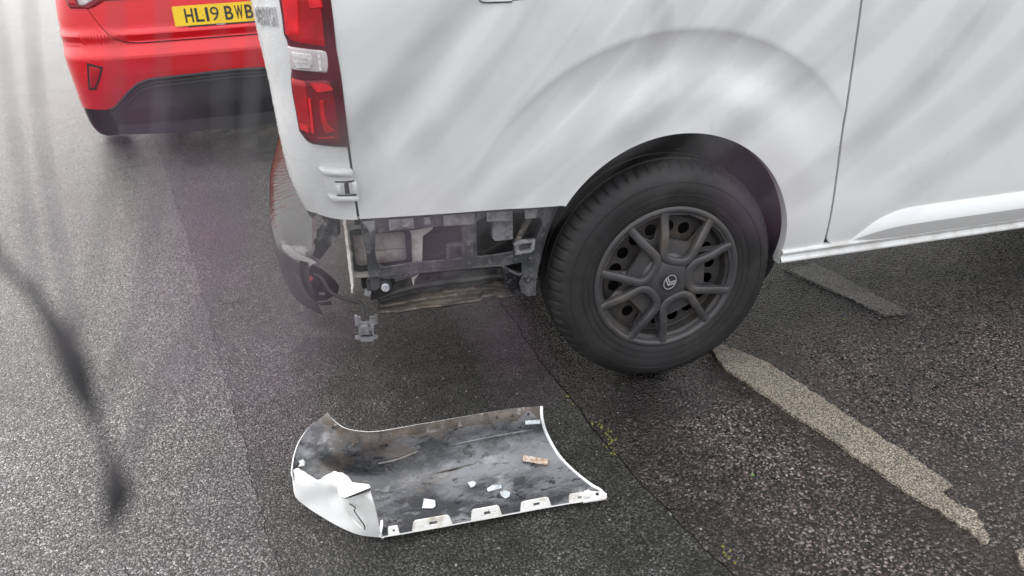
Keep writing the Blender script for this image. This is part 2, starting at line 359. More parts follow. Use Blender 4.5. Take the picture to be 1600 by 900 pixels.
# ------------------------------------------------------------------ ground: three asphalt sheets with open joints over a base
def jag(y, seed, a=.012):
    return a*noise.noise((y*9, seed, 0))+a*.7*noise.noise((y*31, seed, 3))+a*.35*noise.noise((y*90, seed, 5))
C1 = [(-60, 1.2), (-.9, -.99), (-.421, -1.127), (-.184, -1.184), (.179, -1.26), (.729, -1.382), (1.564, -1.566), (4, -2.15), (90, -22)]
C2 = [(-60, 13), (-1.2, -.05), (-.689, -.169), (-.433, -.23), (-.176, -.275), (.184, -.322), (.603, -.351), (2, -.48), (90, -9)]
def c1(y): return lerp_tab(C1, y)+(jag(y, 1.3) if abs(y) < 6 else 0)
def c2(y): return lerp_tab(C2, y)+(jag(y, 7.7, .009) if abs(y) < 6 else 0)
ys_rows = []
y = -60
while y < 90:
    ys_rows.append(y)
    if -1.4 <= y < 2.2: y += .013
    elif -2.4 <= y < 6: y += .05
    else: y += max(.1, abs(y)*.25)
ys_rows.append(90)
def wear_shade(x, y):
    mud = .0; alg = 0; oil_shade = 0
    # muddy margin along the line marking
    lx = .25+.2*(-(y-.1))/.95
    d = x-lx
    if y < .4: mud = max(mud, (.85*math.exp(-((d+.05)/.075)**2)+.5*math.exp(-((d-.14)/.06)**2))*sm(.45, .1, y))
    n = noise.noise((x*2.2, y*2.2, 1))*.5+.5
    n3 = noise.noise((x*5.5, y*5.5, 6))*.5+.5
    mud = max(mud, .8*sm(.48, .72, .7*n+.3*n3)*sm(-.35, -.1, x))
    n2 = noise.noise((x*3, y*3, 9))*.5+.5
    alg = sm(-1.22, -.8, x+.08*n2)*sm(.1, -.2, x)*sm(1.6, .5, y)*(.6+.4*n2)
    alg = max(alg, .6*math.exp(-((x-c2(y)+.03)/.05)**2)*sm(.5, 0, y))
    for cx, cy, rx, ry, a, k in OIL_SHADE:
        dx, dy = x-cx, y-cy; u = (dx*math.cos(a)+dy*math.sin(a))/rx; v = (-dx*math.sin(a)+dy*math.cos(a))/ry
        rr = math.hypot(u, v)+.35*noise.noise((x*9, y*9, 4))
        oil_shade = max(oil_shade, k*sm(1.05, .8, rr))
    return (mud, alg, oil_shade, 1)
OIL_SHADE = [(1.30, .36, .15, .085, -.6, 1.0), (1.75, .2, .22, .16, 0, .8), (.5, .42, .6, .3, .1, .75), (-.6, .6, .5, .42, 0, .95), (.1, -.02, .38, .17, .2, .65), (-1.3, 3.4, .9, .6, 0, .9), (-.55, .1, .3, .2, .4, .5), (1.0, .0, .12, .05, .3, .35)]  # stains in the bay; ellipses beneath van and car paint their shade
def sheet(name, left, right, ncol, mat, side=0):
    P = []; cols = []
    offs = [0]
    if side:
        while offs[-1] < 62: offs.append(offs[-1]+(.016 if offs[-1] < 2.4 else max(.06, offs[-1]*.16)))
    for y in ys_rows:
        a, b = left(y), right(y); row = []
        xs_ = [a+(b-a)*j/ncol for j in range(ncol+1)] if not side else [a+o_ for o_ in offs] if side > 0 else [b-o_ for o_ in offs[::-1]]
        for x in xs_:
            near = abs(x) < 4 and abs(y) < 4
            z = (.0025*noise.noise((x*2.1, y*2.1, 2))-.0025) if near else -.002
            row.append(Vector((x, y, z)))
        P.append(row)
    mb = MB(); mb.grid(P)
    o = mesh(name, mb.v, mb.f, mat, smooth=True); me = o.data
    at = me.color_attributes.new('wear_shade', 'FLOAT_COLOR', 'POINT')
    for i, v in enumerate(mb.v): at.data[i].color = wear_shade(v.x, v.y) if abs(v.x) < 4 and abs(v.y) < 4 else (0, 0, 0, 1)
    tag(o, kind='structure'); return o
tag(mesh('ground', [(-120, -100, -.009), (120, -100, -.009), (120, 140, -.009), (-120, 140, -.009)], [(0, 1, 2, 3)], M['joint']), kind='structure')
sheet('road', lambda y: -60, lambda y: c1(y)-.0022, 60, M['road'], -1)
sheet('trench_strip', c1, lambda y: c2(y)-.0042, 60, M['strip'])
sheet('parking_bay', c2, lambda y: 60, 150, M['bay'], 1)

# worn line marking: thick paint with ragged ends
def line_piece(name, ctr, tw, y0, y1, n, seed, taper=True):
    P = []; nc = 10
    for i in range(n+1):
        y = y0+(y1-y0)*i/n; row = []
        k_ = .009+.014*sm(-.6, -.75, y); a = ctr(y)-tw(y)/2+jag(y, seed, k_); b = ctr(y)+tw(y)/2+jag(y, seed+2, k_)
        for j in range(nc+1):
            t = (0, .012, .1, .2, .35, .5, .65, .8, .9, .988, 1)[j]; e = min(j, nc-j); ei = min(i, n-i)
            z = .0045+.0014*noise.noise((a*20+t*3, y*30, seed)) if e >= .5 and ei >= 1 else -.004
            row.append(Vector((a+(b-a)*t, y, z)))
        P.append(row)
    mb = MB(); mb.grid(P); o = mb.build(name, M['line'], smooth=True, sharp=60); tag(o, kind='structure'); return o
lL = lambda y: .206-.252*y if y < 0 else .206+.1*y
lR = lambda y: (.348-.213*y if y < 0 else .348-.65*y)-lerp_tab([(-.83, .11), (-.79, .075), (-.75, .06), (-.72, .035), (-.69, .045), (-.648, .045), (-.64, 0), (0, 0)], y)
lcen = lambda y: .5*(lL(y)+lR(y))
lwid = lambda y: max(.015, lR(y)-lL(y))
line_piece('line_marking', lcen, lwid, -.815, .145, 190, 2.2)
line_piece('line_marking', lambda y: .497+(y+.9)*-.22, lambda y: lerp_tab([(-1.3, .12), (-.88, .115), (-.84, .07)], y), -1.4, -.842, 50, 5.2)
# old pale patch in the bay beside the sill
def pale_patch():
    P = []; pts = [(.757, .585), (.913, .597), (.989, .126), (.883, .136)]
    for i in range(41):
        v = i/40; row = []
        for j in range(13):
            u = j/12
            a = Vector(pts[0]).lerp(Vector(pts[1]), u); b = Vector(pts[3]).lerp(Vector(pts[2]), u); q = a.lerp(b, v)
            edge = j in (0, 12) or i in (0, 40)
            row.append(Vector((q.x+jag(q.y, 4+u, .006), q.y+jag(q.x*2, 3, .006), -.002 if edge else .0008)))
        P.append(row)
    mb = MB(); mb.grid(P); o = mb.build('concrete_patch', M['patch'], smooth=False); tag(o, kind='structure')
M['patch'] = asphalt('patch_concrete', (.15, .135, .125), (.27, .25, .235), (.36, .34, .32), 150, .6, tone_lo=.4, tone_hi=.7, film=1.5)
pale_patch()

# ------------------------------------------------------------------ white van
van = thing('white_van', (1.4, .95, 0), 'white panel van with its rear bumper corner torn off, standing over the worn line', 'van')
AC = Vector((0, 0, .40)); AR = .364
def ys(x, z):
    y = .10*max(0, (z-1.0)/.85)**1.7 + .025*max(0, (.52-z)/.2)**2
    if x < -.2: y += .03*((-.2-x)/.63)**2
    if x > 1.9: y += .04*((x-1.9)/1.6)**2
    return y
def flare(x, z):
    r = math.hypot(x, z-.4); a = math.degrees(math.atan2(z-.4, x))
    wa = sm(15, 62, a)*sm(168, 118, a); wl_ = sm(-14, 10, a)*sm(172, 150, a)
    d = 0
    if r < .62:
        if r > .555: dip = -.011*(1-(1-(.62-r)/.065)**2.6)
        elif r > .455: dip = -.011+.022*sm(.555, .44, r)
        else: dip = -.011+.022*sm(.555, .44, r)+.004*(.455-r)/.09
        d = dip*wa if dip < 0 else dip*(.35*wl_+.65*wa)
    return d
def S(x, z, off=0): return Vector((x, ys(x, z)-flare(x, z)-off, z))
seam_x = lambda z: .488+(1.057-z)*.016
XS = -.832
ZT = 1.82
def skirt(mb, loop, dv):
    loop = [Vector(p) for p in loop]; mb.grid([loop, [p+Vector(dv) for p in loop]])
def quarter_panel():
    def r_in(th):
        if th <= R(146.6): return AR
        c, s_ = math.cos(th), math.sin(th)
        # bottom edge z = .603 + (x+.308)*k
        k = (.619-.603)/(-.832+.308); return (.603-.4+.308*k)/(s_-k*c)
    def r_out(th):
        c, s_ = math.cos(th), math.sin(th); best = 9
        if c < -1e-6: best = min(best, XS/c)
        if c > 1e-6: best = min(best, (.4985+.016*(-s_*.0))/c)
        if s_ > 1e-6: best = min(best, (ZT-.4)/s_)
        if s_ < -1e-6: best = min(best, (.337-.4)/s_)
        if c > 1e-6:                                       # slanted door seam
            best2 = (.488+(1.057-.4)*.016)/(c+.016*s_); best = min(best, best2)
        return best
    th0, th1 = math.atan2(.619-.4, -.832), R(-9.97)
    ths = [th0+(th1-th0)*i/300 for i in range(301)]
    for t in (R(146.6), math.atan2(ZT-.4, XS), math.atan2(ZT-.4, seam_x(ZT)), math.atan2(-.063, seam_x(.337))): ths.append(t)
    ths.sort(reverse=True)
    rl = [AR, .38, .40, .42, .44, .455, .47, .49, .51, .53, .55, .57, .585, .598, .603, .607, .611, .615, .62, .63]
    r = .66
    while r < 1.85: rl.append(r); r += .04
    rl.append(9)
    P = []
    for th in ths:
        a, b = r_in(th), max(r_in(th)+1e-4, r_out(th)); row = []
        for r in rl:
            rr = max(a, min(b, r)); row.append(S(rr*math.cos(th), .4+rr*math.sin(th)))
        P.append(row)
    mb = MB(); mb.grid(P)
    inner = [row[0] for row in P]; outer = [row[-1] for row in P]
    skirt(mb, inner, (0, .03, 0)); skirt(mb, outer, (0, .014, 0))
    return mb.build('quarter_panel', M['van'], van, smooth=True, sharp=40, merge=2e-5)
quarter_panel()
def sliding_door():
    P = []; zs = [.372+(ZT-.372)*(i/60)**1.4 for i in range(61)]
    for z in zs:
        x0 = seam_x(z)+.007
        dz = z-.372
        if dz < .03: x0 += .03-math.sqrt(max(0, .03**2-(.03-dz)**2))
        P.append([S(x0+(1.78-x0)*j/30, z) for j in range(31)])
    mb = MB(); mb.grid(P)
    loop = [r_[0] for r_ in P]; skirt(mb, loop, (0, .014, 0)); skirt(mb, P[0], (0, .014, 0)); skirt(mb, [r_[-1] for r_ in P], (0, .014, 0))
    o = mb.build('sliding_door', M['van'], van, smooth=True, sharp=40)
    # lower moulding
    tab = [(.585, .368), (.6, .383), (.62, .40), (.66, .43), (.699, .4465), (.74, .457), (.8, .461), (1.8, .463)]
    P = []
    for i in range(81):
        x = .586+(1.775-.586)*(i/80)**1.5; zt = smooth_tab(tab, x); zb = .3695; h = max(.0005, zt-zb)
        k = min(1, h/.09); zr = zb+h*.50
        P.append([S(x, zt, -.004), S(x, zt, .004*k), S(x, zt-.004*k, .008*k), S(x, zr+.006*k, .0245*k), S(x, zr, .026*k), S(x, zr-.006*k, .0245*k), S(x, zb, .012*k+.001), S(x, zb, -.004)])
    mb = MB(); mb.grid(P); mb.build('door_moulding', M['van'], o, smooth=True, sharp=28)
    return o
sliding_door()
# dark gaps behind the seams, sill
mb = MB()
mb.grid([[S(seam_x(z)-.012, z, -.012), S(seam_x(z)+.022, z, -.012)] for z in [.36+.03*i for i in range(50)]])
mb.build('door_gap', M['seam'], van)
mb = MB(); prof = [(.012, .374), (-.003, .3735), (-.009, .3705), (-.0105, .366), (-.0085, .3615), (-.003, .358), (-.001, .353), (-.003, .347), (-.008, .341), (-.008, .336), (-.003, .331), (.03, .329)]
P = []
for i in range(61):
    x = .362+(2.75-.362)*i/60; yy = ys(x, .37)
    P.append([Vector((x, yy+a, b)) for a, b in prof])
mb.grid(P)
P0 = P[0]; mb.add([P0[0]+Vector((-.004, 0, 0))]+[p+Vector((-.004, 0.002, 0)) for p in P0[1:]], [tuple(range(len(P0)))])
mb.build('sill', M['vanlow'], van, smooth=True, sharp=30)
# arch liner
P = []
for i in range(61):
    th = R(175-200*i/60); c, s_ = math.cos(th), math.sin(th)
    rr = AR+.006+.004*math.sin(i*1.3)*(i % 7 == 0)
    P.append([Vector((rr*c, ys(rr*c, .4+rr*s_)+.012, .4+rr*s_)), Vector((rr*c, .06, .4+rr*s_)), Vector(((rr+.004)*c, .1, .4+(rr+.004)*s_)), Vector((rr*c, .14, .4+rr*s_)), Vector((rr*c, .30, .4+rr*s_)), Vector((.05*c, .31, .4+.05*s_))])
mb = MB(); mb.grid(P); mb.build('wheel_arch_liner', M['liner'], van, smooth=True, sharp=50)

# --- rear corner / rear door
def xr(z): return smooth_tab([(.50, -.945), (.56, -.952), (.63, -.972), (.70, -.992), (.80, -1.0), (.95, -1.003), (1.15, -1.01), (1.5, -.985), (1.85, -.94)], z)
def Cn(t, z, off=0):
    n = 2.25; yb = ys(XS-.005, z); a = (XS-.006)-xr(z); b = .17
    def pt(t):
        if t <= 1:
            th = t*math.pi/2; return Vector((XS-.006-a*max(0, math.sin(th))**(2/n) if th > 0 else XS-.006-th*.02, yb+b*(1-max(0, math.cos(th))**(2/n)), z))
        return Vector((xr(z)-.012*min(1, (t-1)*1.2), yb+b+(t-1), z))
    p = pt(t)
    if off:
        d = pt(t+.01)-pt(max(0, t-.01)); nrm = Vector((-d.y, d.x, 0)).normalized()
        if nrm.y > 0 or (t > .5 and nrm.x > 0): nrm = -nrm
        p = p+nrm*off
    return p
def door_skin():
    ts = [i/40 for i in range(41)]+[1.05, 1.1, 1.2, 1.35, 1.5, 1.66]
    def zb(t): return lerp_tab([(0, .618), (.25, .624), (.5, .632), (.75, .625), (1, .575), (1.66, .56)], t)
    P = [[Cn(t, zb(t)+(ZT-zb(t))*(i/60)**1.3) for t in ts] for i in range(61)]
    mb = MB(); mb.grid(P); skirt(mb, P[0], (.012, .012, .004)); skirt(mb, [r_[0] for r_ in P], (0, .014, 0))
    o = mb.build('rear_door', M['van'], van, smooth=True, sharp=40)
    mb = MB(); mb.grid([[Cn(t, z)+Vector((0, 0, 0)) for t in (1.665, 1.9, 2.3, 2.45)] for z in [.56+.09*i for i in range(15)]])
    mb.build('rear_door', M['van'], van, smooth=True)
    mb = MB(); mb.grid([[Vector((XS-.014, ys(XS, z)+.012, z)), Vector((XS+.01, ys(XS, z)+.012, z))] for z in [.6+.02*i for i in range(61)]])
    mb.build('rear_gap', M['seam'], van)
    return o
rdoor = door_skin()
def patch(surf, left, right, nr, nc, mat, name, parent, off=.006, depth=.012, guess=(.5, 1.0), edge=1, smooth=True, bulge=0, sharp=45):
    """patch of a surface between two photo-traced edges (top to bottom)"""
    Lp = resample(left, nr); Rp = resample(right, nr); rows = []; g = guess
    for l, r_ in zip(Lp, Rp):
        a = invert(surf, l, *g); b = invert(surf, r_, *a); g = a; rows.append((a, b))
    P = []
    for i, (a, b) in enumerate(rows):
        row = []
        for j in range(nc):
            t = j/(nc-1); e = min(i, nr-1-i, j, nc-1-j); o_ = off if e >= edge else off*.45
            o_ += bulge*math.sin(math.pi*t)*math.sin(math.pi*i/(nr-1))
            row.append(surf(a[0]+(b[0]-a[0])*t, a[1]+(b[1]-a[1])*t, o_))
        P.append(row)
    base_ = [[surf(a[0]+(b[0]-a[0])*j/(nc-1), a[1]+(b[1]-a[1])*j/(nc-1), off-depth) for j in range(nc)] for a, b in rows]
    mb = MB(); mb.grid(P)
    loop = P[0]+[r_[-1] for r_ in P[1:]]+P[-1][-2::-1]+[r_[0] for r_ in P[-2:0:-1]]
    lb = base_[0]+[r_[-1] for r_ in base_[1:]]+base_[-1][-2::-1]+[r_[0] for r_ in base_[-2:0:-1]]
    mb.grid([loop, lb], close_v=True)
    return mb.build(name, mat, parent, smooth=smooth, sharp=sharp)
lp = lambda u, v: (430+u/3.754, v/3.75)
def L_(*p): return [lp(*q) for q in p]
lamp = patch(Cn, L_((18, -140), (28, 0), (45, 110), (55, 200), (75, 240), (82, 300), (100, 410), (96, 460), (104, 540), (125, 650), (145, 765), (190, 825), (225, 842)),
             L_((296, -140), (318, 0), (335, 130), (352, 280), (380, 450), (405, 650), (432, 868)), 60, 16, M['lens_edge'], 'tail_lamp', van, .007, .02)
seg = lambda l, r_, m_, nm, off=.0125, par=None: patch(Cn, L_(*l), L_(*r_), 16, 9, M[m_], nm, lamp, off, .012)
seg([(28, -130), (38, 0), (52, 110), (62, 195), (90, 240)], [(268, -130), (285, 0), (298, 130), (308, 240), (312, 285)], 'lens_red', 'lamp_lens', .0095)
seg([(42, -130), (46, 0), (60, 110), (68, 195), (80, 210)], [(140, -130), (152, 0), (156, 110), (158, 195), (150, 222)], 'lens_bright', 'lamp_segment')
seg([(180, -130), (190, 0), (196, 60)], [(262, -130), (278, 0), (285, 50)], 'lens_bright', 'lamp_segment', .0115)
seg([(80, 265), (86, 310), (95, 370), (105, 405)], [(300, 292), (312, 330), (316, 390), (308, 425)], 'lens_clear', 'reverse_lens', .013)
seg([(100, 290), (106, 330), (118, 372), (140, 395)], [(226, 310), (236, 330), (240, 370), (222, 400)], 'lens_clear2', 'reverse_reflector', .0155)
seg([(246, 292), (254, 330), (262, 415)], [(266, 292), (272, 330), (280, 418)], 'lens_clear2', 'reverse_rib', .0165)
seg([(98, 450), (108, 520), (125, 620), (150, 740), (205, 815), (260, 835)], [(330, 452), (358, 520), (376, 620), (390, 740), (398, 820), (400, 845)], 'lens_dark', 'lamp_lens', .0095)
seg([(104, 452), (112, 520), (130, 620), (150, 715), (165, 755)], [(190, 470), (204, 530), (216, 640), (232, 740), (240, 785)], 'lens_red', 'lamp_segment', .0135)
seg([(206, 478), (215, 500), (246, 540)], [(300, 485), (325, 500), (345, 525)], 'lens_bright', 'lamp_segment', .014)
seg([(204, 560), (214, 650), (226, 780)], [(216, 570), (228, 660), (242, 785)], 'lens_bright', 'lamp_segment', .015)
seg([(154, 715), (160, 745)], [(212, 722), (218, 775)], 'lens_bright', 'lamp_segment', .0148)
seg([(262, 575), (266, 650), (282, 740), (300, 790)], [(290, 575), (296, 650), (312, 720), (370, 770)], 'lens_red', 'lamp_segment', .0125)
seg([(250, 800), (254, 806)], [(360, 792), (362, 799)], 'lens_bright', 'lamp_segment', .012)
# hinge below the lamp
hp = lambda u, v: (400+u/2.905, 190+v/2.905)
def H_(*p): return [hp(*q) for q in p]
hinge = patch(Cn, H_((292, 203), (300, 240), (315, 300), (330, 345)), H_((434, 216), (440, 260), (446, 310), (452, 354)), 20, 14, M['van'], 'hinge', rdoor, .012, .016, bulge=.006, edge=2)
patch(Cn, H_((292, 203), (305, 232)), H_((432, 212), (436, 246)), 8, 12, M['van'], 'hinge_leaf', hinge, .021, .02, bulge=.005)
patch(Cn, H_((330, 322), (345, 352)), H_((450, 326), (454, 354)), 8, 12, M['van'], 'hinge_leaf', hinge, .021, .02, bulge=.004)
patch(Cn, H_((346, 258), (352, 268)), H_((438, 256), (441, 272)), 5, 8, M['seam'], 'hinge_slot', hinge, .0185, .02)
patch(Cn, H_((358, 322), (364, 332)), H_((446, 318), (450, 330)), 5, 8, M['seam'], 'hinge_slot', hinge, .0185, .02)
patch(Cn, H_((394, 262), (402, 326)), H_((424, 258), (432, 324)), 8, 6, M['seam'], 'hinge_pocket', hinge, .0188, .02)
patch(Cn, H_((362, 272), (370, 318)), H_((392, 268), (399, 320)), 8, 6, M['van'], 'hinge_pin', hinge, .025, .024, bulge=.004)
patch(Cn, H_((427, 262), (434, 322)), H_((440, 258), (447, 318)), 8, 5, M['van'], 'hinge_lug', hinge, .026, .024, bulge=.003)
# chrome lettering on the rear door, running round the corner
def door_letters():
    V, Fc = text_mesh('DISPATCH', .012, .06)
    x0 = min(v.x for v in V); x1 = max(v.x for v in V); y1 = max(v.y for v in V)
    a = invert(Cn, (402.5, 16), .8, 1.12); b = invert(Cn, (437, 35), .4, 1.1)
    za = a[1]; ht = .04
    def mp(v):
        s_ = (v.x-x0)/(x1-x0); t = a[0]+.02+(b[0]-a[0])*s_; return Cn(t, .5*(a[1]+b[1])-.018+ht*v.y/y1, .001+.004*(1 if v.z > 0 else 0))
    mb = MB(); mb.add([mp(v) for v in V], Fc); mb.build('door_lettering', M['chrome'], rdoor)
door_letters()

# --- body behind the bumper: inner metal, vent, bracket, cavity, tray
bp_ = lambda u, v: (520+u/4.0917, 320+v/4.0917)
def B3(u, v, y): return at_y(*bp_(u, v), y)
def polyB(pts, y): return [(B3(u, v, y).x, B3(u, v, y).z) for u, v in pts]
def plateB(outer, holes, y, th, mat, name, parent, bevel=.0):
    return flat_holes(polyB(outer, y), [polyB(h, y) for h in holes], th, lambda a, b, c: Vector((a, y+c, b)), mat, name, parent, bevel)
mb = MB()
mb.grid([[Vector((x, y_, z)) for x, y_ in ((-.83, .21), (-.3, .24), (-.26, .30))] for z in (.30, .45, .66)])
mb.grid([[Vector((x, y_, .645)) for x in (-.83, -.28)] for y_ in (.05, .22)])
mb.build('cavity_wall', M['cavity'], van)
inner = plateB([(66, 92), (180, 90), (480, 88), (600, 80), (640, 150), (575, 200), (570, 362), (480, 372), (400, 440), (228, 462), (118, 465), (95, 260)],
       [[(105, 205), (120, 175), (150, 168), (450, 150), (478, 158), (490, 190), (497, 350), (482, 372), (180, 412), (140, 408), (125, 380)]], .085, .003, M['inner'], 'inner_panel', van)
# torn flange at the body corner
mb = MB(); rows = []
for i in range(41):
    t = i/40; u = 62+58*t+6*noise.noise((t*14, 1, 0)); v = 70+495*t; wdt = 34+8*noise.noise((t*11, 4, 0))-20*sm(.85, 1, t)
    rows.append([B3(u, v, .04+.004*noise.noise((t*9, 2, 0))), B3(u+wdt*.55, v+2, .034+.006*noise.noise((t*13, 6, 0))), B3(u+wdt, v, .075)])
mb.grid(rows); mb.grid([[r_[0] for r_ in rows], [r_[0]+Vector((.012, .09, 0)) for r_ in rows]])
mb.build('corner_flange', M['inner'], van, smooth=True, sharp=50)
mb = MB(); mb.slab([B3(66, 75, .06), B3(175, 88, .05), B3(150, 110, .05), B3(60, 130, .06)], (0, .01, 0)); mb.build('seam_tab', M['inner'], van)
vent = plateB([(98, 200), (115, 165), (150, 158), (455, 140), (487, 152), (500, 188), (506, 352), (488, 380), (180, 422), (132, 416), (115, 385)],
              [[(128, 205), (140, 188), (440, 168), (462, 178), (472, 345), (462, 358), (180, 395), (148, 388)]], .08, .012, M['rubber'], 'vent_frame', inner, .002)
for q in ([(126, 205), (200, 190), (212, 300), (135, 308)], [(133, 312), (213, 303), (220, 388), (160, 398), (142, 385)], [(212, 188), (470, 168), (474, 275), (222, 298)], [(222, 302), (474, 280), (476, 352), (225, 388)]):
    mb = MB(); mb.slab([B3(u, v, .097+.004*k) for k, (u, v) in enumerate(q)], (0, .004, 0)); mb.build('vent_flap', M['flap'], inner)
outerb = [(172, 120), (180, 60), (500, 40), (800, 20), (1100, 0), (1440, -20), (1405, 75), (1378, 160), (1352, 250), (1322, 350), (1302, 450), (1296, 578), (1240, 582), (1205, 560), (1190, 500), (1215, 440), (1175, 445), (1080, 392), (900, 398), (700, 416), (560, 432), (520, 455), (400, 492), (390, 470), (240, 462), (225, 440), (212, 300)]
winA = [(262, 185), (355, 172), (520, 160), (630, 140), (705, 135), (822, 128), (828, 242), (726, 250), (724, 352), (500, 372), (330, 396), (295, 380), (270, 340)]
winB = [(908, 110), (985, 60), (1100, 50), (1225, 45), (1330, 95), (1338, 130), (1296, 218), (1195, 228), (1160, 250), (1150, 298), (1050, 316), (930, 330), (914, 310)]
winC = [(1092, 388), (1205, 366), (1208, 432), (1178, 436)]
br = plateB(outerb, [winA, winB, winC], .035, .006, M['bracket'], 'bumper_bracket', van, .0015)
# raised ribs along the windows
def rib(pts, y, r_, mat=None): 
    mb = MB(); mb.tube(smoothpath([B3(u, v, y) for u, v in pts], 4), r_, 6); return mb.build('bracket_rib', mat or M['bracket'], br, smooth=True)
rib([(262, 190), (266, 330), (295, 384), (332, 400), (500, 376), (722, 356), (838, 344)], .030, .0035); rib([(838, 130), (840, 344)], .030, .003)
rib([(910, 110), (914, 312), (932, 334), (1050, 320), (1152, 302)], .030, .0035); rib([(1080, 390), (1175, 444), (1218, 438)], .03, .003); rib([(1398, 70), (1350, 240), (1300, 450), (1292, 578)], .03, .003)
rib([(232, 458), (400, 445), (700, 418), (900, 400), (1080, 388)], .031, .0028)
# H shaped boss
plateB([(724, 250), (836, 240), (838, 344), (726, 354)], [[(740, 264), (822, 256), (824, 332), (744, 340)]], .024, .014, M['bracket'], 'socket_frame', br, .001)
plateB([(738, 262), (826, 254), (828, 336), (742, 342)], [], .034, .002, M['bracket'], 'socket_back', br)
for q in ([(754, 276), (772, 274), (774, 322), (758, 324)], [(794, 272), (812, 270), (812, 318), (796, 320)], [(770, 292), (796, 289), (797, 303), (771, 306)]):
    mb = MB(); mb.slab([B3(u, v, .0305) for u, v in q], (0, .003, 0)); mb.build('socket_slot', M['seam'], br)
# latch box
plateB([(1158, 252), (1196, 226), (1292, 218), (1284, 285), (1262, 300), (1166, 316)], [[(1186, 258), (1204, 244), (1268, 238), (1262, 280), (1190, 294)]], .026, .012, M['clipgrey'], 'latch_frame', br, .001)
plateB([(1184, 256), (1270, 236), (1264, 284), (1188, 298)], [], .034, .002, M['bracket'], 'latch_back', br)
mb = MB(); mb.slab([B3(u, v, .032) for u, v in [(1186, 262), (1206, 258), (1200, 272), (1186, 274)]], (0, .001, 0)); mb.build('latch_slot', M['seam'], br)
# pale clips along the top edge
for q, y_ in (([(358, 96), (516, 84), (520, 150), (362, 164)], .026), ([(186, 108), (268, 100), (274, 168), (240, 180)], .03), ([(580, 82), (624, 78), (626, 124), (584, 130)], .028), ([(706, 70), (906, 54), (906, 124), (710, 136)], .028), ([(984, 50), (1148, 38), (1150, 102), (986, 108)], .024), ([(1228, 32), (1310, 26), (1300, 84), (1232, 92)], .028)):
    P = [B3(u, v, y_) for u, v in q]; mb = MB(); mb.slab(P, (0, .006, 0)); o = mb.build('top_clip', M['clipgrey'], br)
    c = sum(P, Vector())/4; mb = MB(); mb.slab([c+(p-c)*.72+Vector((0, -.002, 0)) for p in P], (0, .003, 0)); mb.build('clip_pad', M['clipgrey'], br)
mb = MB(); mb.slab([B3(u, v, .06) for u, v in [(1022, 108), (1150, 104), (1152, 220), (1040, 232), (1022, 215)]], (0, .03, 0)); mb.build('module_box', M['clipgrey'], van)
mb = MB(); mb.slab([B3(u, v, .075) for u, v in [(1236, 96), (1276, 92), (1180, 262), (1150, 250)]], (0, .012, 0)); mb.build('stay_bar', M['under'], van)
mb = MB(); mb.slab([B3(u, v, .05) for u, v in [(500, 450), (552, 442), (522, 480), (516, 520), (505, 480)]], (0, .004, 0)); mb.build('broken_tab', M['inner'], van)
# ribbed dirty tray under the bracket
mb = MB(); rows = []
for i in range(57):
    s_ = i/56; u = 300+865*s_
    vt = lerp_tab([(300, 560), (400, 500), (520, 462), (700, 432), (900, 412), (1080, 400), (1165, 470)], u)
    vb = lerp_tab([(300, 694), (410, 696), (560, 672), (740, 652), (742, 648), (955, 622), (960, 596), (1040, 590), (1075, 602), (1165, 580)], u)
    row = []
    for j in range(25):
        t = j/24; y_ = .17-.10*t + (.014*math.sin(t*math.pi*8)+.003*noise.noise((s_*9, t*5, 0)))*sm(.2, .45, t)*(.4+.6*sm(1, .8, s_))
        row.append(B3(u+6*noise.noise((s_*20, t*3, 2)), vt+(vb-vt)*t+5*noise.noise((s_*26, t*4, 7))*(t > .9), y_))
    rows.append(row)
mb.grid(rows, 1)
for q in range(len(mb.m)):
    if q % 24 > 12+4*noise.noise((q//24*.2, 1, 0)): mb.m[q] = 0
mb.grid([[r_[-1] for r_ in rows], [r_[-1]+Vector((0, .05, -.004)) for r_ in rows], [r_[-1]+Vector((0, .6, .03)) for r_ in rows]])
mb.build('floor_tray', [M['under'], M['pan']], van, smooth=True, sharp=60)
# wiring loom and bolts
mb = MB(); mb.tube(smoothpath([B3(560, 300, .15), B3(640, 330, .12), B3(720, 290, .14), B3(860, 260, .12), B3(960, 300, .14), B3(1060, 250, .12), B3(1180, 200, .13), B3(1300, 160, .12)], 6), .006, 8); mb.build('wiring_loom', M['rubber'], van, smooth=True)
mb = MB(); mb.tube(smoothpath([B3(590, 210, .13), B3(650, 190, .11), B3(760, 205, .12), B3(830, 160, .12)], 6), .004, 8); mb.build('wiring_loom', M['rubber'], van, smooth=True)
for u, v in ((205, 140), (228, 300), (300, 425), (420, 420), (640, 392), (870, 120), (868, 250), (1000, 360), (1260, 340), (1250, 480), (1350, 120), (870, 368)):
    c_ = B3(u, v, .0315); mb = MB(); mb.tube([c_+Vector((0, .002, 0)), c_+Vector((0, -.003, 0))], [.0055, .0045], 6); mb.build('bolt', M['boltm'], br)
for u in (300, 430, 560, 690, 790, 960, 1060):
    v = lerp_tab([(300, 412), (500, 388), (720, 372), (900, 352), (1080, 340)], u); mb = MB(); mb.slab([B3(u, v, .031), B3(u+7, v-1, .031), B3(u+7, v+36, .031), B3(u, v+37, .031)], (0, -.004, 0)); mb.build('bracket_rib', M['bracket'], br)
# crumpled liner corner at the right end of the tray
mb = MB(); rows = []
for i in range(17):
    s_ = i/16; row = []
    for j in range(19):
        t = j/18; u = 1085+210*s_+25*t*(1-s_); v = 395+65*s_*(1-t)+190*t-(20*t*s_)
        row.append(B3(u, v, .09-.05*s_*t+.028*noise.noise((s_*4.5, t*5, 1))+.012*noise.noise((s_*13, t*12, 4))))
    rows.append(row)
mb.grid(rows); mb.build('crumpled_liner', M['bracket'], van, smooth=True)
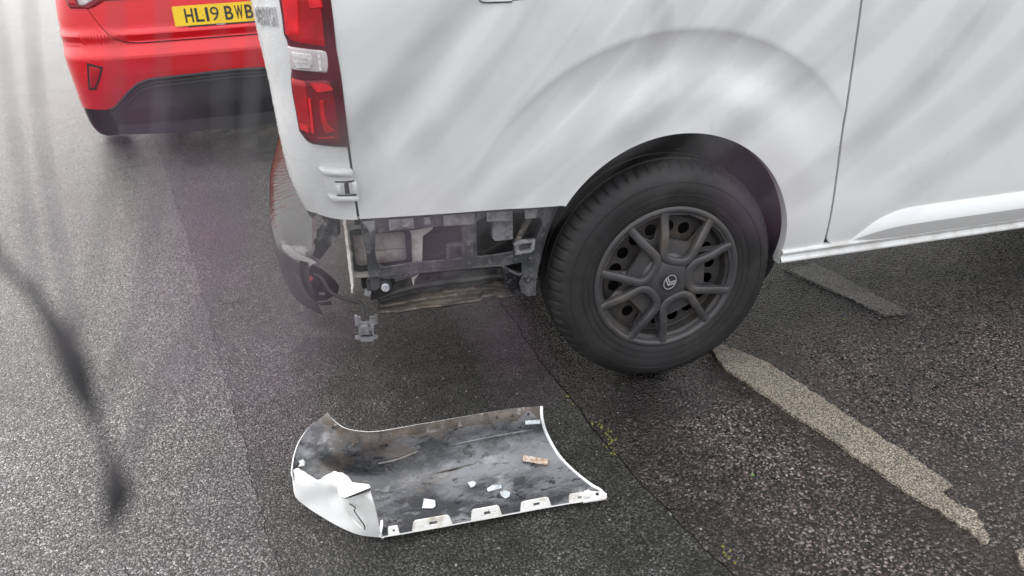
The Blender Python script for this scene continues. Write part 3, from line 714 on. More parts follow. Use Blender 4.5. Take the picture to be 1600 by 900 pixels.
# underbody, axle, far wheels stand-ins follow below
mb = MB(); mb.grid([[Vector((x, y_, z)) for x in (-.85, .0, 2, 4.0)] for y_, z in ((.16, .40), (.2, .345), (1.7, .345), (1.75, .45))]); mb.build('underbody', M['dark'], van)
mb = MB(); mb.box((0, .95, .33), (.09, 1.4, .08)); mb.build('rear_axle', M['dark'], van)
# parking sensor hanging in its socket, small connector
def cyl(name, a, b, r0, r1, mat, parent, n=16):
    mb = MB(); mb.tube([a, b], [r0, r1], n); return mb.build(name, mat, parent, smooth=True)
c0 = B3(336, 530, .03); ax = (Vector((-.15, -1, -.25))).normalized()
cyl('sensor_body', c0-ax*.07, c0-ax*.012, .0125, .0125, M['clipgrey'], van); cyl('sensor_ring', c0-ax*.018, c0-ax*.004, .016, .016, M['bracket'], van); cyl('sensor_face', c0-ax*.01, c0+ax*.004, .011, .0105, M['scuff'], van)
cyl('sensor_socket', B3(275, 500, .11), B3(262, 498, .05), .026, .02, M['plastic'], van)
mb = MB(); mb.slab([B3(u, v, .03) for u, v in [(208, 548), (246, 560), (238, 590), (200, 578)]], (0, .012, 0)); mb.build('connector', M['clipgrey'], van)
mb = MB(); mb.tube(smoothpath([B3(248, 470, .08), B3(228, 490, .05), B3(226, 552, .034)], 6), .003, 6); mb.build('sensor_wire', M['rubber'], van, smooth=True)
# hanging grey sensor bracket on its cable
cab = [hp(260, 690), hp(300, 712), hp(335, 770), hp(400, 805), hp(470, 822), hp(486, 850), hp(490, 890)]
mb = MB(); mb.tube(smoothpath([at_y(*q, .1-.012*i) for i, q in enumerate(cab)], 6), .0048, 8); mb.build('loose_cable', M['rubber'], van, smooth=True)
yb_ = .025
def plc(outer, holes, y, th, mat, name, parent, bevel=0): return plateB(outer, holes, y, th, mat, name, parent, bevel)
hang = plc([(140, 718), (176, 712), (178, 742), (196, 748), (232, 745), (236, 715), (284, 708), (290, 755), (262, 768), (264, 828), (290, 834), (290, 852), (264, 856), (262, 872), (178, 872), (174, 858), (142, 858), (142, 838), (166, 836), (164, 772), (144, 770)], [[(222, 762), (236, 760), (238, 778), (224, 780)], [(238, 800), (248, 800), (248, 830), (238, 830)]], yb_, .005, M['clipgrey'], 'hanging_clip', van, .001)
plc([(176, 770), (226, 766), (228, 822), (178, 826)], [], yb_-.008, .012, M['clipgrey'], 'clip_housing', hang, .002)
mb = MB(); mb.slab([B3(u, v, yb_-.006) for u, v in [(180, 836), (256, 832), (256, 840), (180, 844)]], (0, .002, 0)); mb.build('clip_slot', M['seam'], hang)
for q in ([(140, 718), (156, 716), (158, 768), (144, 770)], [(270, 712), (284, 710), (289, 752), (276, 756)]):
    mb = MB(); mb.slab([B3(u, v, yb_-.014) for u, v in q], (0, .014, 0)); mb.build('clip_ear', M['clipgrey'], hang)

# --- what is left of the rear bumper: step, outer skin, broken end
def rear_bumper():
    xo = lambda y: smooth_tab([(.08, -.975), (.12, -1.005), (.21, -1.055), (.3, -1.075), (.5, -1.095), (.7, -1.106), (.95, -1.116), (1.2, -1.11), (1.6, -1.09), (1.74, -1.0)], y)
    ysn = [.085, .1, .12, .15, .18, .21, .25, .3, .36, .42, .5, .6, .7, .8, .9, 1.0, 1.15, 1.3, 1.45, 1.6, 1.74]
    def sec(y, k=1):
        x = xo(y); zt = .505-.012*sm(.3, .1, y)
        return [(-.955, .532), (-.965, .512), (x+.03, zt), (x+.012, zt-.003), (x+.002, zt-.012), (x-.003, zt-.03), (x-.002, .44), (x+.004, .38), (x+.018, .335), (x+.05, .315)]
    P = [[Vector((a, y+(.004*noise.noise((y*30, 1, 0)) if y < .2 else 0), b)) for a, b in sec(y)] for y in ysn]
    root = MB(); root.grid([r_[4:] for r_ in P]); o = root.build('rear_bumper', M['plastic'], van, smooth=True, sharp=40)
    t = MB(); t.grid([[r_[2].lerp(r_[1], k/8) + Vector((0, 0, .0015*noise.noise((k*1.1, r_[2].y*14, 0)))) for k in range(9)] for r_ in P]); t.grid([r_[2:5] for r_ in P]); t.grid([r_[:2] for r_ in P])
    t.build('bumper_step', M['wetplastic'], o, smooth=True, sharp=50)
    # inner wall of the broken end: a cupped dark skin
    q = [hp(u, v) for u, v in ((198, 630), (240, 640), (300, 670), (350, 710), (378, 745), (372, 780), (320, 810), (270, 815), (225, 770), (200, 700))]
    mb = MB(); rows = []
    for rI in range(6):
        s_ = 1-rI/5; c = Vector((sum(a for a, b in q)/10, sum(b for a, b in q)/10))
        rows.append([at_y(c.x+(a-c.x)*s_, c.y+(b-c.y)*s_, .10+.0*s_+.16*(1-s_**2)+.05*(i in (3, 4, 5))) for i, (a, b) in enumerate(q)])
    mb.grid(rows, close_v=True); mb.build('broken_end', M['plastic'], o, smooth=True)
    # outer corner skin in front of the broken end
    A = [hp(u, v) for u, v in ((88, 522), (112, 598), (150, 668), (200, 745), (245, 805), (292, 832), (345, 832))]
    Bq = [hp(u, v) for u, v in ((108, 560), (160, 620), (196, 650), (214, 720), (232, 770), (275, 818), (340, 815))]
    yy = [.30, .24, .17, .12, .10, .09, .10]
    rows = [[at_y(b[0]+(a[0]-b[0])*k/5, b[1]+(a[1]-b[1])*k/5, y_+.012*math.sin(k/5*math.pi)*-1) for k in range(6)] for a, b, y_ in zip(A, Bq, yy)]
    rows = [smoothpath([r_[k] for r_ in rows], 5) for k in range(6)]
    mb = MB(); mb.grid(rows); mb.build('corner_skin', M['plastic'], o, smooth=True)
    mb = MB(); mb.tube([at_y(*hp(245, 711), .105), at_y(*hp(245, 711), .10)], .0075, 10); mb.build('red_reflector', M['lens_bright'], o)
    mb = MB(); mb.slab([at_y(*hp(u, v), .115) for u, v in ((287, 776), (314, 778), (312, 788), (286, 786))], (0, .003, 0)); mb.build('paper_tag', M['clipgrey'], o)
    # torn plastic shreds by the door foot
    for nm, outl, ya, yb2 in (('torn_shred', [((340, 420), (265, 505)), ((360, 425), (262, 540)), ((378, 436), (258, 580)), ((384, 470), (250, 605)), ((383, 505), (290, 628))], .10, .15), ('torn_shred', [((292, 380), (300, 440)), ((318, 405), (318, 460)), ((345, 420), (350, 455))], .14, .13)):
        rows = []
        for k, (a, b) in enumerate(outl):
            rows.append([at_y(a[0]*0+hp(*a)[0]+(hp(*b)[0]-hp(*a)[0])*j/8, hp(*a)[1]+(hp(*b)[1]-hp(*a)[1])*j/8, ya+(yb2-ya)*j/8+.035*noise.noise((k*.9, j*.45, 2))) for j in range(9)])
        mb = MB(); mb.grid(rows); mb.build(nm, M['plastic'], o, smooth=True)
    return o
rear_bumper()

# --- van: remaining shell (roof, cab, far side) so that it is a whole vehicle
def van_shell():
    W = 1.92
    # roof of the load area
    P = []
    for x in (-.93, -.9, -.83, -.5, 0, .5, 1, 1.5, 2.0, 2.5):
        zz = 1.93-.05*sm(-.7, -.95, x); y0 = ys(max(x, XS), ZT)+(.05 if x < -.88 else 0)
        row = [Vector((x, y0, ZT))]
        for k in range(1, 10):
            a = k/10*math.pi; yy = W/2-(W/2-y0)*math.copysign(abs(math.cos(a))**.45, math.cos(a)); row.append(Vector((x, yy, ZT+(zz-ZT)*math.sin(a)**.5)))
        row.append(Vector((x, W-y0, ZT))); P.append(row)
    mb = MB(); mb.grid(P); mb.build('roof', M['van'], van, smooth=True, sharp=50)
    # far side
    mb = MB(); mb.grid([[Vector((x, W-ys(x, z), z)) for x in (-.83, -.4, 0, .5, 1, 1.8)] for z in (.35, .5, .8, 1.1, 1.4, 1.65, ZT)]); mb.build('far_side', M['van'], van, smooth=True)
    # cab loft
    prof = [(1.79, 1.90), (2.3, 1.92), (2.55, 1.88), (3.0, 1.55), (3.45, 1.18), (3.9, 1.06), (4.05, .85), (4.1, .6), (4.08, .33)]
    P = []
    for x, zt in prof:
        tp = .13*sm(1.1, 1.9, zt)+.12*sm(3.7, 4.1, x); row = []
        for k in range(17):
            s_ = k/16
            if k <= 5: z = .34+(min(zt-.05, 1.0)-.34)*k/5; yy = ys(x, .8)+.12*sm(3.7, 4.1, x)
            elif k >= 11: z = .34+(min(zt-.05, 1.0)-.34)*(16-k)/5; yy = W-ys(x, .8)-.12*sm(3.7, 4.1, x)
            else:
                z = {6: min(zt-.05, 1.0)*.45+zt*.55, 10: min(zt-.05, 1.0)*.45+zt*.55}.get(k, zt); f = (k-5)/6
                yy = tp+.02+(W-2*tp-.04)*{6: .0, 7: .05, 8: .5, 9: .95, 10: 1.0}[k]
            row.append(Vector((x, yy, z)))
        P.append(row)
    mb = MB(); mb.grid(P); mb.build('cab_body', M['van'], van, smooth=True, sharp=45)
    mb = MB(); mb.grid([[Vector((x, y_, z)) for y_ in (.22, .95, 1.7)] for x, z in ((2.62, 1.845), (3.42, 1.215))]); mb.build('windscreen', M['glass'], van)
    mb = MB(); mb.slab([(1.95, .075, 1.12), (3.05, .075, 1.12), (2.95, .085, 1.25), (2.6, .125, 1.66), (1.98, .125, 1.7)], (0, -.02, 0)); mb.build('cab_window', M['glass'], van)
van_shell()

# --- sliding door rail end at the top of the panel
rp = lambda u, v: (700+u/10, v/10)
P = [S(*[(lambda q: (q.x, q.z))(at_y(*rp(u, v), 0))][0], .0015) for u, v in ((495, -80), (498, 0), (520, 28), (560, 42), (620, 46), (780, 40), (1010, 30), (1010, -80))]
mb = MB(); mb.slab(P, (0, .003, 0)); rl_ = mb.build('rail_cover', M['van'], van)
mb = MB(); mb.tube([p+Vector((0, -.0005, 0)) for p in P[:-1]], .0016, 6); mb.build('rail_seam', M['seam'], rl_)
mb = MB(); q0 = at_y(*rp(1010, -60), 0); q1 = at_y(*rp(1010, 14), 0)
mb.slab([S(q1.x, q1.z, .001), S(.46, q1.z, .001), S(.46, q1.z+.022, .001), S(q1.x, q1.z+.022, .001)], (0, .003, 0)); mb.build('rail_slot', M['seam'], van)

# --- wheels
def lathe(prof, n, ctr, a0=0):             # prof: (radius, y); axis along Y through ctr
    return [[Vector((ctr.x+r*math.cos(a0+2*math.pi*k/n), ctr.y+y_, ctr.z+r*math.sin(a0+2*math.pi*k/n))) for r, y_ in prof] for k in range(n)]
def make_wheel(ctr, parent, detailed=True, rot=0):
    wh = MB(); n = 320 if detailed else 48
    # tyre: shoulder blocks cut into the tread edge
    P = []
    for k in range(n):
        a = 2*math.pi*k/n; g = (k % 5 == 0) if detailed else False
        dz = .0055 if g else 0
        prof = [(.212, .012), (.222, .004), (.232, .001), (.245, -.001), (.262, -.003), (.27, -.0045), (.285, -.003), (.298, .0), (.31, .006), (.319-.3*dz, .013+.4*dz), (.327-dz, .022+.2*dz), (.334-dz, .034), (.338-dz, .046), (.3395-dz*.6, .056), (.331, .058), (.331, .065), (.3405, .067), (.3415, .1), (.333, .102), (.333, .112), (.3415, .114), (.3405, .147), (.331, .149), (.331, .156), (.3395, .158), (.334-dz, .18), (.319, .2), (.285, .215), (.25, .213), (.215, .2)]
        P.append([Vector((ctr.x+r*math.cos(a), ctr.y+y_, ctr.z+r*math.sin(a))) for r, y_ in prof])
    wh.grid(P, close_u=True)
    npf = len(P[0])-1
    for q in range(len(wh.m)):
        if 13 <= q % npf <= 25: wh.m[q] = 1
    w_o = wh.build('wheel', [M['tyre'], M['tread']], parent, smooth=True, sharp=32)
    # raised rings on the sidewall
    for rr, yy in ((.2535, -.0028), (.2905, -.0026), (.236, .0)):
        mb = MB(); pr = [(rr-.0018, yy+.004), (rr-.0012, yy-.001), (rr+.0012, yy-.001), (rr+.0018, yy+.004)]; mb.grid(lathe(pr, 96, ctr), close_u=True); mb.build('tyre_ring', M['tyre'], w_o, smooth=True)
    if not detailed:
        mb = MB(); mb.grid(lathe([(.215, .01), (.2, .03), (.05, .02), (.0, .02)], 36, ctr), close_u=True); mb.build('rim', M['steel'], w_o, smooth=True); return w_o
    # steel wheel with round holes: flat ring plate
    def disc(r0, r1, y_, th, mat, name, par, holes=(), bev=0, n=96):
        outer = [(r1*math.cos(2*math.pi*k/n), r1*math.sin(2*math.pi*k/n)) for k in range(n)]
        hs_ = [list(h) for h in holes]
        if r0: hs_.append([(r0*math.cos(2*math.pi*k/n), r0*math.sin(2*math.pi*k/n)) for k in range(n)])
        return flat_holes(outer, hs_, th, lambda a, b, c: Vector((ctr.x+a, ctr.y+y_+c, ctr.z+b)), mat, name, par, bev)
    def circ(cx, cy, r, n=18): return [(cx+r*math.cos(2*math.pi*k/n), cy+r*math.sin(2*math.pi*k/n)) for k in range(n)]
    holes = [circ(.147*math.cos(rot+R(20*k+4)), .147*math.sin(rot+R(20*k+4)), .0178) for k in range(18)]
    disc(.0, .178, .046, .004, M['steel'], 'rim', w_o, holes, .001)
    mb = MB(); mb.grid(lathe([(.17, .05), (.182, .044), (.188, .02), (.2, .01), (.214, .008)], 72, ctr), close_u=True); mb.build('rim_barrel', M['steel'], w_o, smooth=True)
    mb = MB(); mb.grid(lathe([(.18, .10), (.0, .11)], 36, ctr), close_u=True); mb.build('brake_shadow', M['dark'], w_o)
    # trim: outer ring and hub
    mb = MB(); mb.grid(lathe([(.197, .024), (.198, .012), (.202, .003), (.208, -.001), (.214, -.0005), (.219, .003), (.2195, .008)], 120, ctr), close_u=True); trim = mb.build('wheel_trim', M['cap'], w_o, smooth=True, sharp=45)
    # dished centre web: star plate with five windows and five slots
    def pol(r, a): return (r*math.cos(a), r*math.sin(a))
    holes = []
    for k in range(5):
        a = rot+2*math.pi*k/5
        # window inside each loop
        wv = [(.118, -.26), (.126, -.32), (.16, -.34), (.186, -.335), (.194, -.28), (.197, 0), (.194, .28), (.186, .335), (.16, .34), (.126, .32), (.118, .26), (.113, 0)]
        holes.append([pol(r, a+b) for r, b in wv])
        c = a+math.pi/5
        holes.append([pol(r, c+b) for r, b in [(.128, -.04), (.15, -.14), (.175, -.2), (.19, -.22), (.196, -.16), (.197, 0), (.196, .16), (.19, .22), (.175, .2), (.15, .14), (.128, .04)]])
    n = 120; outer = [pol(.203, 2*math.pi*k/n) for k in range(n)]
    def dish(r): return .004+.018*sm(.03, .1, r)+.006*sm(.1, .15, r)-.02*sm(.15, .2, r)
    flat_holes(outer, holes, .004, lambda a, b, c: Vector((ctr.x+a, ctr.y+dish(math.hypot(a, b))+c, ctr.z+b)), M['cap'], 'trim_web', trim, .0008)
    mb = MB(); mb.grid(lathe([(0, -.012), (.034, -.012), (.05, -.010), (.064, -.004), (.075, .004), (.085, .016)], 60, ctr), close_u=True); hub = mb.build('trim_hub', M['cap'], trim, smooth=True)
    # five raised U-shaped loops
    for k in range(5):
        a = rot+2*math.pi*k/5; path = []
        ctl = [(.206, -.36), (.185, -.375), (.15, -.395), (.118, -.44), (.09, -.50), (.07, -.42), (.061, -.2), (.059, 0), (.061, .2), (.07, .42), (.09, .50), (.118, .44), (.15, .395), (.185, .375), (.206, .36)]
        cp = [Vector((pol(r, a+b)[0], pol(r, a+b)[1], 0)) for r, b in ctl]; pts = smoothpath(cp, 7)
        rows = []
        for i, p in enumerate(pts):
            t = (pts[min(i+1, len(pts)-1)]-pts[max(i-1, 0)]).normalized(); nn = Vector((t.y, -t.x, 0))
            # nn: pick the side that points to the loop's outside
            r = math.hypot(p.x, p.y); yt = -.013+.012*sm(.12, .2, r)
            wd = .0118
            row = []
            for o_, h in ((-wd, .016), (-wd*.92, .003), (-wd*.6, 0), (wd*.6, 0), (wd*.92, .003), (wd, .016)):
                q = p+nn*o_; row.append(Vector((ctr.x+q.x, ctr.y+yt+h, ctr.z+q.y)))
            rows.append(row)
        mb = MB(); mb.grid(rows); mb.build('trim_loop', M['cap'], trim, smooth=True, sharp=40)
        # recessed palm inside the loop near the hub
        pl = [(.062, 0), (.07, -.36), (.09, -.44), (.124, -.36), (.121, -.25), (.117, 0), (.121, .25), (.124, .36), (.09, .44), (.07, .36)]
        mb = MB(); mb.slab([Vector((ctr.x+pol(r, a+b)[0], ctr.y+.006+.004*(r-.06)/.05, ctr.z+pol(r, a+b)[1])) for r, b in pl], (0, .006, 0)); mb.build('trim_palm', M['cap'], trim)
    # badge: black disc, ring and two chevrons
    bd = disc(0, .0285, -.0125, .004, M['capdark'], 'badge', trim, (), .001, 48)
    br_ = R(28)
    def tb(u, v, w_): c, s_ = math.cos(br_), math.sin(br_); return Vector((ctr.x+u*c+v*s_*1, ctr.y-.0155+w_, ctr.z-u*s_+v*c))
    ell = lambda a_, b_: [(a_*math.cos(2*math.pi*k/40), b_*math.sin(2*math.pi*k/40)) for k in range(40)]
    flat_holes(ell(.0185, .0232), [ell(.0166, .0213)], .0012, tb, M['silver'], 'badge_ring', bd)
    for dv in (0.003, -.0055):
        wv = .0158
        flat_holes([(-wv, dv+.0105), (0, dv-.0025), (wv, dv+.0105), (wv, dv+.0062), (0, dv-.007), (-wv, dv+.0062)], [], .0012, tb, M['silver'], 'badge_chevron', bd)
    return w_o
WC = Vector((0, 0, .3375))
make_wheel(WC, van, True, R(2))
make_wheel(Vector((3.28, .02, .3375)), van, False)
def copy_part(o, dv, parent):
    c = o.copy(); COL.objects.link(c); c.parent = parent; c.location = Vector(dv)
    for ch in list(o.children):
        d = ch.copy(); COL.objects.link(d); d.parent = c
for cx in (0, 3.28): make_wheel(Vector((cx, 1.68, .3375)), van, False)

# --- rain drops beaded on the paint
def drops():
    mb = MB()
    def bead(p, nrm, r):
        t = nrm.cross(Vector((0, 0, 1))).normalized(); u = nrm.cross(t)
        el = 1+random.random()*.5
        ring = [p+(t*math.cos(k*math.pi/3)*r+u*math.sin(k*math.pi/3)*r*el) for k in range(6)]
        top = [p+(q-p)*.55+nrm*r*.45 for q in ring]
        mb.add(ring+top, [(k, (k+1) % 6, 6+(k+1) % 6, 6+k) for k in range(6)]+[tuple(range(6, 12))])
    n = 0
    while n < 3800:
        x = random.uniform(XS+.01, 1.5); z = .5+random.random()**.8*.85
        if math.hypot(x, z-.4) < AR+.02 or (x < -.2 and z < .65): continue
        if abs(x-.49) < .02: continue
        if noise.noise((x*3, z*3, 5)) < -.1 and random.random() < .7: continue
        p = S(x, z); e = 1e-3; nrm = (S(x+e, z)-p).cross(S(x, z+e)-p).normalized()
        if nrm.y > 0: nrm = -nrm
        bead(p, nrm, .0006+.0014*random.random()**3); n += 1
    for _ in range(3600):
        t = random.uniform(.2, 1.05); z = random.uniform(.64, 1.25); p = Cn(t, z, 0); nrm = (Cn(t, z, .01)-p).normalized()
        bead(p, nrm, .0007+.0011*random.random()**2)
    o = mb.build('rain_drops', M['drop'], van, smooth=True, sharp=80, merge=0); tag(o, kind='stuff')
drops()

# ------------------------------------------------------------------ detached bumper corner on the ground
sp = lambda u, v: (430+u/2.909, 620+v/2.909)
def G3(u, v, z): return at_z(*sp(u, v), z)
cover = thing('bumper_corner', (-.72, -.22, 0), 'detached white bumper corner lying inside-up with crumpled white end', 'bumper')
# control rows: far edge -> near edge, each (u, v, z)
net = [
 [(96, 330, .06), (170, 400, .03), (300, 500, .012), (470, 560, .008), (700, 540, .006), (900, 500, .006), (1100, 470, .006), (1290, 462, .010), (1420, 450, .02)],
]
far = [(238, 70, .165), (262, 104, .16), (310, 140, .152), (380, 156, .148), (470, 157, .146), (650, 126, .146), (830, 95, .146), (1010, 64, .146), (1130, 48, .146), (1208, 42, .146)]
f2 = [(205, 95, .158), (240, 140, .142), (305, 185, .128), (380, 200, .124), (470, 200, .122), (650, 172, .122), (830, 142, .122), (1010, 112, .122), (1130, 98, .122), (1211, 98, .120)]
f3 = [(150, 140, .14), (190, 205, .11), (280, 260, .09), (380, 278, .08), (480, 272, .078), (660, 250, .076), (830, 220, .076), (1010, 190, .076), (1140, 172, .076), (1232, 168, .074)]
f4 = [(108, 205, .118), (150, 270, .08), (260, 330, .05), (380, 362, .034), (490, 365, .030), (670, 345, .028), (840, 318, .028), (1020, 290, .028), (1160, 268, .028), (1285, 262, .03)]
f5 = [(88, 262, .10), (130, 330, .06), (250, 400, .028), (390, 455, .012), (500, 455, .010), (680, 432, .009), (850, 405, .009), (1040, 375, .009), (1200, 355, .010), (1350, 332, .018)]
f6 = [(78, 320, .085), (120, 380, .05), (250, 450, .02), (420, 525, .008), (505, 535, .007), (690, 512, .006), (860, 482, .006), (1060, 448, .006), (1250, 425, .008), (1430, 396, .016)]
f7 = [(77, 345, .08), (118, 410, .045), (260, 500, .016), (450, 585, .007), (500, 600, .006), (700, 565, .006), (880, 534, .006), (1080, 500, .006), (1290, 470, .008), (1478, 425, .014)]
f8 = [(78, 355, .078), (120, 425, .042), (270, 520, .014), (476, 632, .012), (500, 632, .014), (700, 598, .014), (880, 565, .014), (1090, 526, .014), (1310, 486, .014), (1500, 456, .016)]
rowsN = [far, f2, f3, f4, f5, f6, f7, f8]
def dense(rows, nu, nv):
    R1 = [smoothpath([G3(*q) for q in r_], nu) for r_ in rows]
    return [list(c) for c in zip(*[smoothpath([r_[j] for r_ in R1], nv) for j in range(len(R1[0]))])]
D = dense(rowsN, 8, 6)
def shell(D, name, parent, th=.0032, mud_rows=0):
    nr, nc = len(D), len(D[0]); nrm = [[None]*nc for _ in range(nr)]
    for i in range(nr):
        for j in range(nc):
            a = D[min(i+1, nr-1)][j]-D[max(i-1, 0)][j]; b = D[i][min(j+1, nc-1)]-D[i][max(j-1, 0)]
            n_ = a.cross(b); n_ = n_.normalized() if n_.length > 1e-12 else Vector((0, 0, 1)); nrm[i][j] = n_
    s_ = 1 if sum(n_.z for r_ in nrm for n_ in r_) > 0 else -1
    top = [[D[i][j]+Vector((0, 0, .0025))*noise.noise(D[i][j]*9)*sm(0, .2, i/nr)*sm(1, .85, i/nr) for j in range(nc)] for i in range(nr)]
    bot = [[D[i][j]-nrm[i][j]*s_*th for j in range(nc)] for i in range(nr)]
    mb = MB(); k = len(mb.v); mb.grid(top); 
    if mud_rows:
        for q in range(len(mb.m)):
            if q//(nc-1) < mud_rows*(.75+.9*noise.noise(((q % (nc-1))*.16, 3, 0))): mb.m[q] = 2
    mb.grid(bot, 1)
    loop = lambda G: G[0]+[r_[-1] for r_ in G[1:]]+G[-1][-2::-1]+[r_[0] for r_ in G[-2:0:-1]]
    mb.grid([loop(top), loop(bot)], 1, close_v=True)
    return mb.build(name, [M['shell_in'], M['shell_out'], M['shell_mud']], parent, smooth=True, sharp=50)
shell(D, 'cover_shell', cover, mud_rows=7)
# crumpled white corner wall that folds up towards the camera
cp = lambda u, v: (440+u/4.09, 630+v/4.09)
def K3(u, v, z): return at_z(*cp(u, v), z)
bot = [(68, 430, .075), (72, 520, .045), (90, 600, .02), (150, 655, .008), (250, 722, .005), (380, 795, .005), (500, 842, .005), (630, 858, .006)]
mid1 = [(80, 425, .085), (100, 500, .07), (150, 560, .058), (230, 610, .05), (330, 670, .046), (430, 730, .044), (520, 775, .045), (620, 790, .05)]
mid2 = [(92, 420, .09), (140, 465, .092), (200, 515, .092), (280, 545, .095), (355, 590, .082), (430, 640, .095), (510, 660, .1), (600, 690, .1)]
mid3 = [(98, 418, .092), (160, 452, .1), (220, 495, .105), (300, 490, .12), (360, 530, .118), (415, 585, .125), (500, 590, .13), (582, 625, .13)]
top_ = [(100, 416, .092), (170, 448, .098), (230, 484, .1), (300, 458, .125), (352, 446, .135), (415, 560, .128), (480, 548, .14), (562, 562, .145)]
def wall():
    rows = [top_, mid3, mid2, mid1, bot]
    R1 = [smoothpath([K3(*q) for q in r_], 7) for r_ in rows]
    Dw = [list(c) for c in zip(*[smoothpath([r_[j] for r_ in R1], 6) for j in range(len(R1[0]))])]
    for i, r_ in enumerate(Dw):
        for j, p in enumerate(r_): p += Vector((0, 0, 1))*(.004*noise.noise(p*26)+.0015*noise.noise(p*80))*sm(1.0, .75, i/len(Dw))
    nr, nc = len(Dw), len(Dw[0]); back = [[p+Vector((.0015, .0032, -.0005)) for p in r_] for r_ in Dw]
    mb = MB(); mb.grid(Dw, 0); mb.grid(back, 1)
    loop = lambda G: G[0]+[r_[-1] for r_ in G[1:]]+G[-1][-2::-1]+[r_[0] for r_ in G[-2:0:-1]]
    mb.grid([loop(Dw), loop(back)], 0, close_v=True)
    wl_ = mb.build('crumpled_corner', [M['shell_out'], M['shell_in']], cover, smooth=True, sharp=40)
    # torn flap folded above the crack
    def flap(pts, name, mat, th=(.001, .003, -.001)):
        mb = MB(); mb.slab([K3(*q) for q in pts], th); return mb.build(name, mat, cover)
    flap([(352, 446, .139), (385, 448, .14), (420, 470, .143), (445, 505, .146), (430, 525, .144), (360, 545, .138)], 'torn_flap', M['shell_out'])
    flap([(360, 548, .142), (450, 510, .15), (555, 522, .152), (566, 540, .15), (470, 578, .15), (405, 604, .145), (368, 590, .14)], 'torn_flap', M['shell_out'])
    flap([(368, 590, .139), (405, 602, .143), (470, 580, .147), (560, 545, .149), (562, 560, .147), (480, 590, .146), (410, 612, .142)], 'crack_gap', M['seam'])
    mb = MB(); mb.tube(smoothpath([K3(*q) for q in ((432, 642, .103), (470, 668, .103), (466, 690, .097), (500, 740, .082), (528, 780, .062), (532, 808, .05))], 6), .0014, 5); mb.build('paint_crack', M['seam'], cover, smooth=True)
    mb = MB(); mb.tube(smoothpath([K3(*q) for q in ((370, 600, .1), (390, 640, .092), (420, 690, .075), (450, 735, .058), (490, 780, .05), (525, 808, .05))], 6), .0012, 5); mb.build('paint_crack', M['tabs'], cover, smooth=True)
wall()
mb = MB(); mb.tube([r_[-1]+Vector((.001, -.001, 0)) for r_ in D], .0042, 6); mb.build('edge_flange', M['shell_out'], cover, smooth=True)
def gtab(u0, u1, h, name='mount_tab'):
    """upright fixing tab on the near edge between u0 and u1 (photo units), height h"""
    edge = lambda u: lerp_tab([(480, 638), (640, 612), (820, 580), (1040, 540), (1260, 496), (1500, 462)], u)
    def pt(u, w_):                                   # w_: 0 at edge .. 1 at top
        b = G3(u, edge(u), .012); return b+Vector((0, .0, 1))*(h*w_)+Vector((0, .010*w_, 0))
    outer = [(u0, 0), (u0+(u1-u0)*.06, .82), (u0+(u1-u0)*.12, 1), (u0+(u1-u0)*.88, 1), (u0+(u1-u0)*.94, .85), (u1, 0)]
    hole = [(u0+(u1-u0)*a, b) for a, b in ((.44, .35), (.64, .35), (.64, .68), (.44, .68))]
    flat = [(q[0]/1000, q[1]) for q in outer]
    return flat_holes(flat, [[(q[0]/1000, q[1]) for q in hole]], .003, lambda a, b, c: pt(a*1000, b)+Vector((0, c, 0)), M['tabs'], name, cover)
gtab(622, 808, .024); gtab(890, 1032, .026); gtab(1114, 1256, .022); gtab(1336, 1430, .02); gtab(514, 566, .018)
mb = MB(); mb.slab([G3(u, v, .018) for u, v in ((1405, 425), (1495, 432), (1507, 440), (1505, 462), (1400, 478))], (0, 0, -.004)); mb.build('end_lug', M['tabs'], cover)
mb = MB(); mb.tube([G3(1464, 442, .017), G3(1464, 442, .0205)], .0042, 10); mb.build('lug_hole', M['seam'], cover)
mb = MB(); mb.slab([G3(u, v, .03) for u, v in ((1402, 452), (1418, 420), (1432, 425), (1428, 452))], (0, .002, -.012)); mb.build('broken_spike', M['shell_out'], cover)
mb = MB(); mb.slab([K3(u, v, .012) for u, v in ((622, 855), (630, 780), (645, 772), (648, 800), (638, 855))], (.002, .002, .012)); mb.build('broken_spike', M['shell_out'], cover)
def onshell(u, v):                                  # height of the shell under a photo point
    best = min(((project(p)[0]-sp(u, v)[0])**2+(project(p)[1]-sp(u, v)[1])**2, p) for r_ in D for p in r_)[1] if False else None
    q = sp(u, v); bd_ = 1e9; bp2 = None
    for r_ in D:
        for p in r_:
            x, y_ = project(p); d = (x-q[0])**2+(y_-q[1])**2
            if d < bd_: bd_ = d; bp2 = p
    return bp2.z
def stick(pts, name, mat, lift=.0025):
    P = [G3(u, v, onshell(u, v)+lift) for u, v in pts]; mb = MB(); mb.slab(P, (0, 0, -.002)); mb.build(name, mat, cover)
stick([(1128, 264), (1240, 284), (1236, 308), (1124, 290)], 'sticker', M['sticker'], .006)
stick([(676, 462), (726, 470), (728, 495), (715, 505), (668, 504), (674, 480)], 'paint_chip', M['shell_out'], .005)
stick([(875, 388), (900, 382), (914, 392), (905, 405), (888, 412)], 'glue_spot', M['scuff'], .004)
stick([(1022, 432), (1045, 424), (1068, 434), (1066, 452), (1046, 460), (1026, 448)], 'glue_spot', M['scuff'], .004)
stick([(962, 416), (990, 400), (1026, 400), (1030, 412), (1000, 422), (966, 430)], 'glue_spot', M['scuff'], .004)
stick([(106, 292), (128, 284), (136, 296), (132, 312), (104, 316), (112, 304)], 'paint_chip', M['shell_out'], .006)
stick([(1135, 108), (1205, 104), (1204, 120), (1138, 124)], 'edge_pad', M['scuff'], .003)
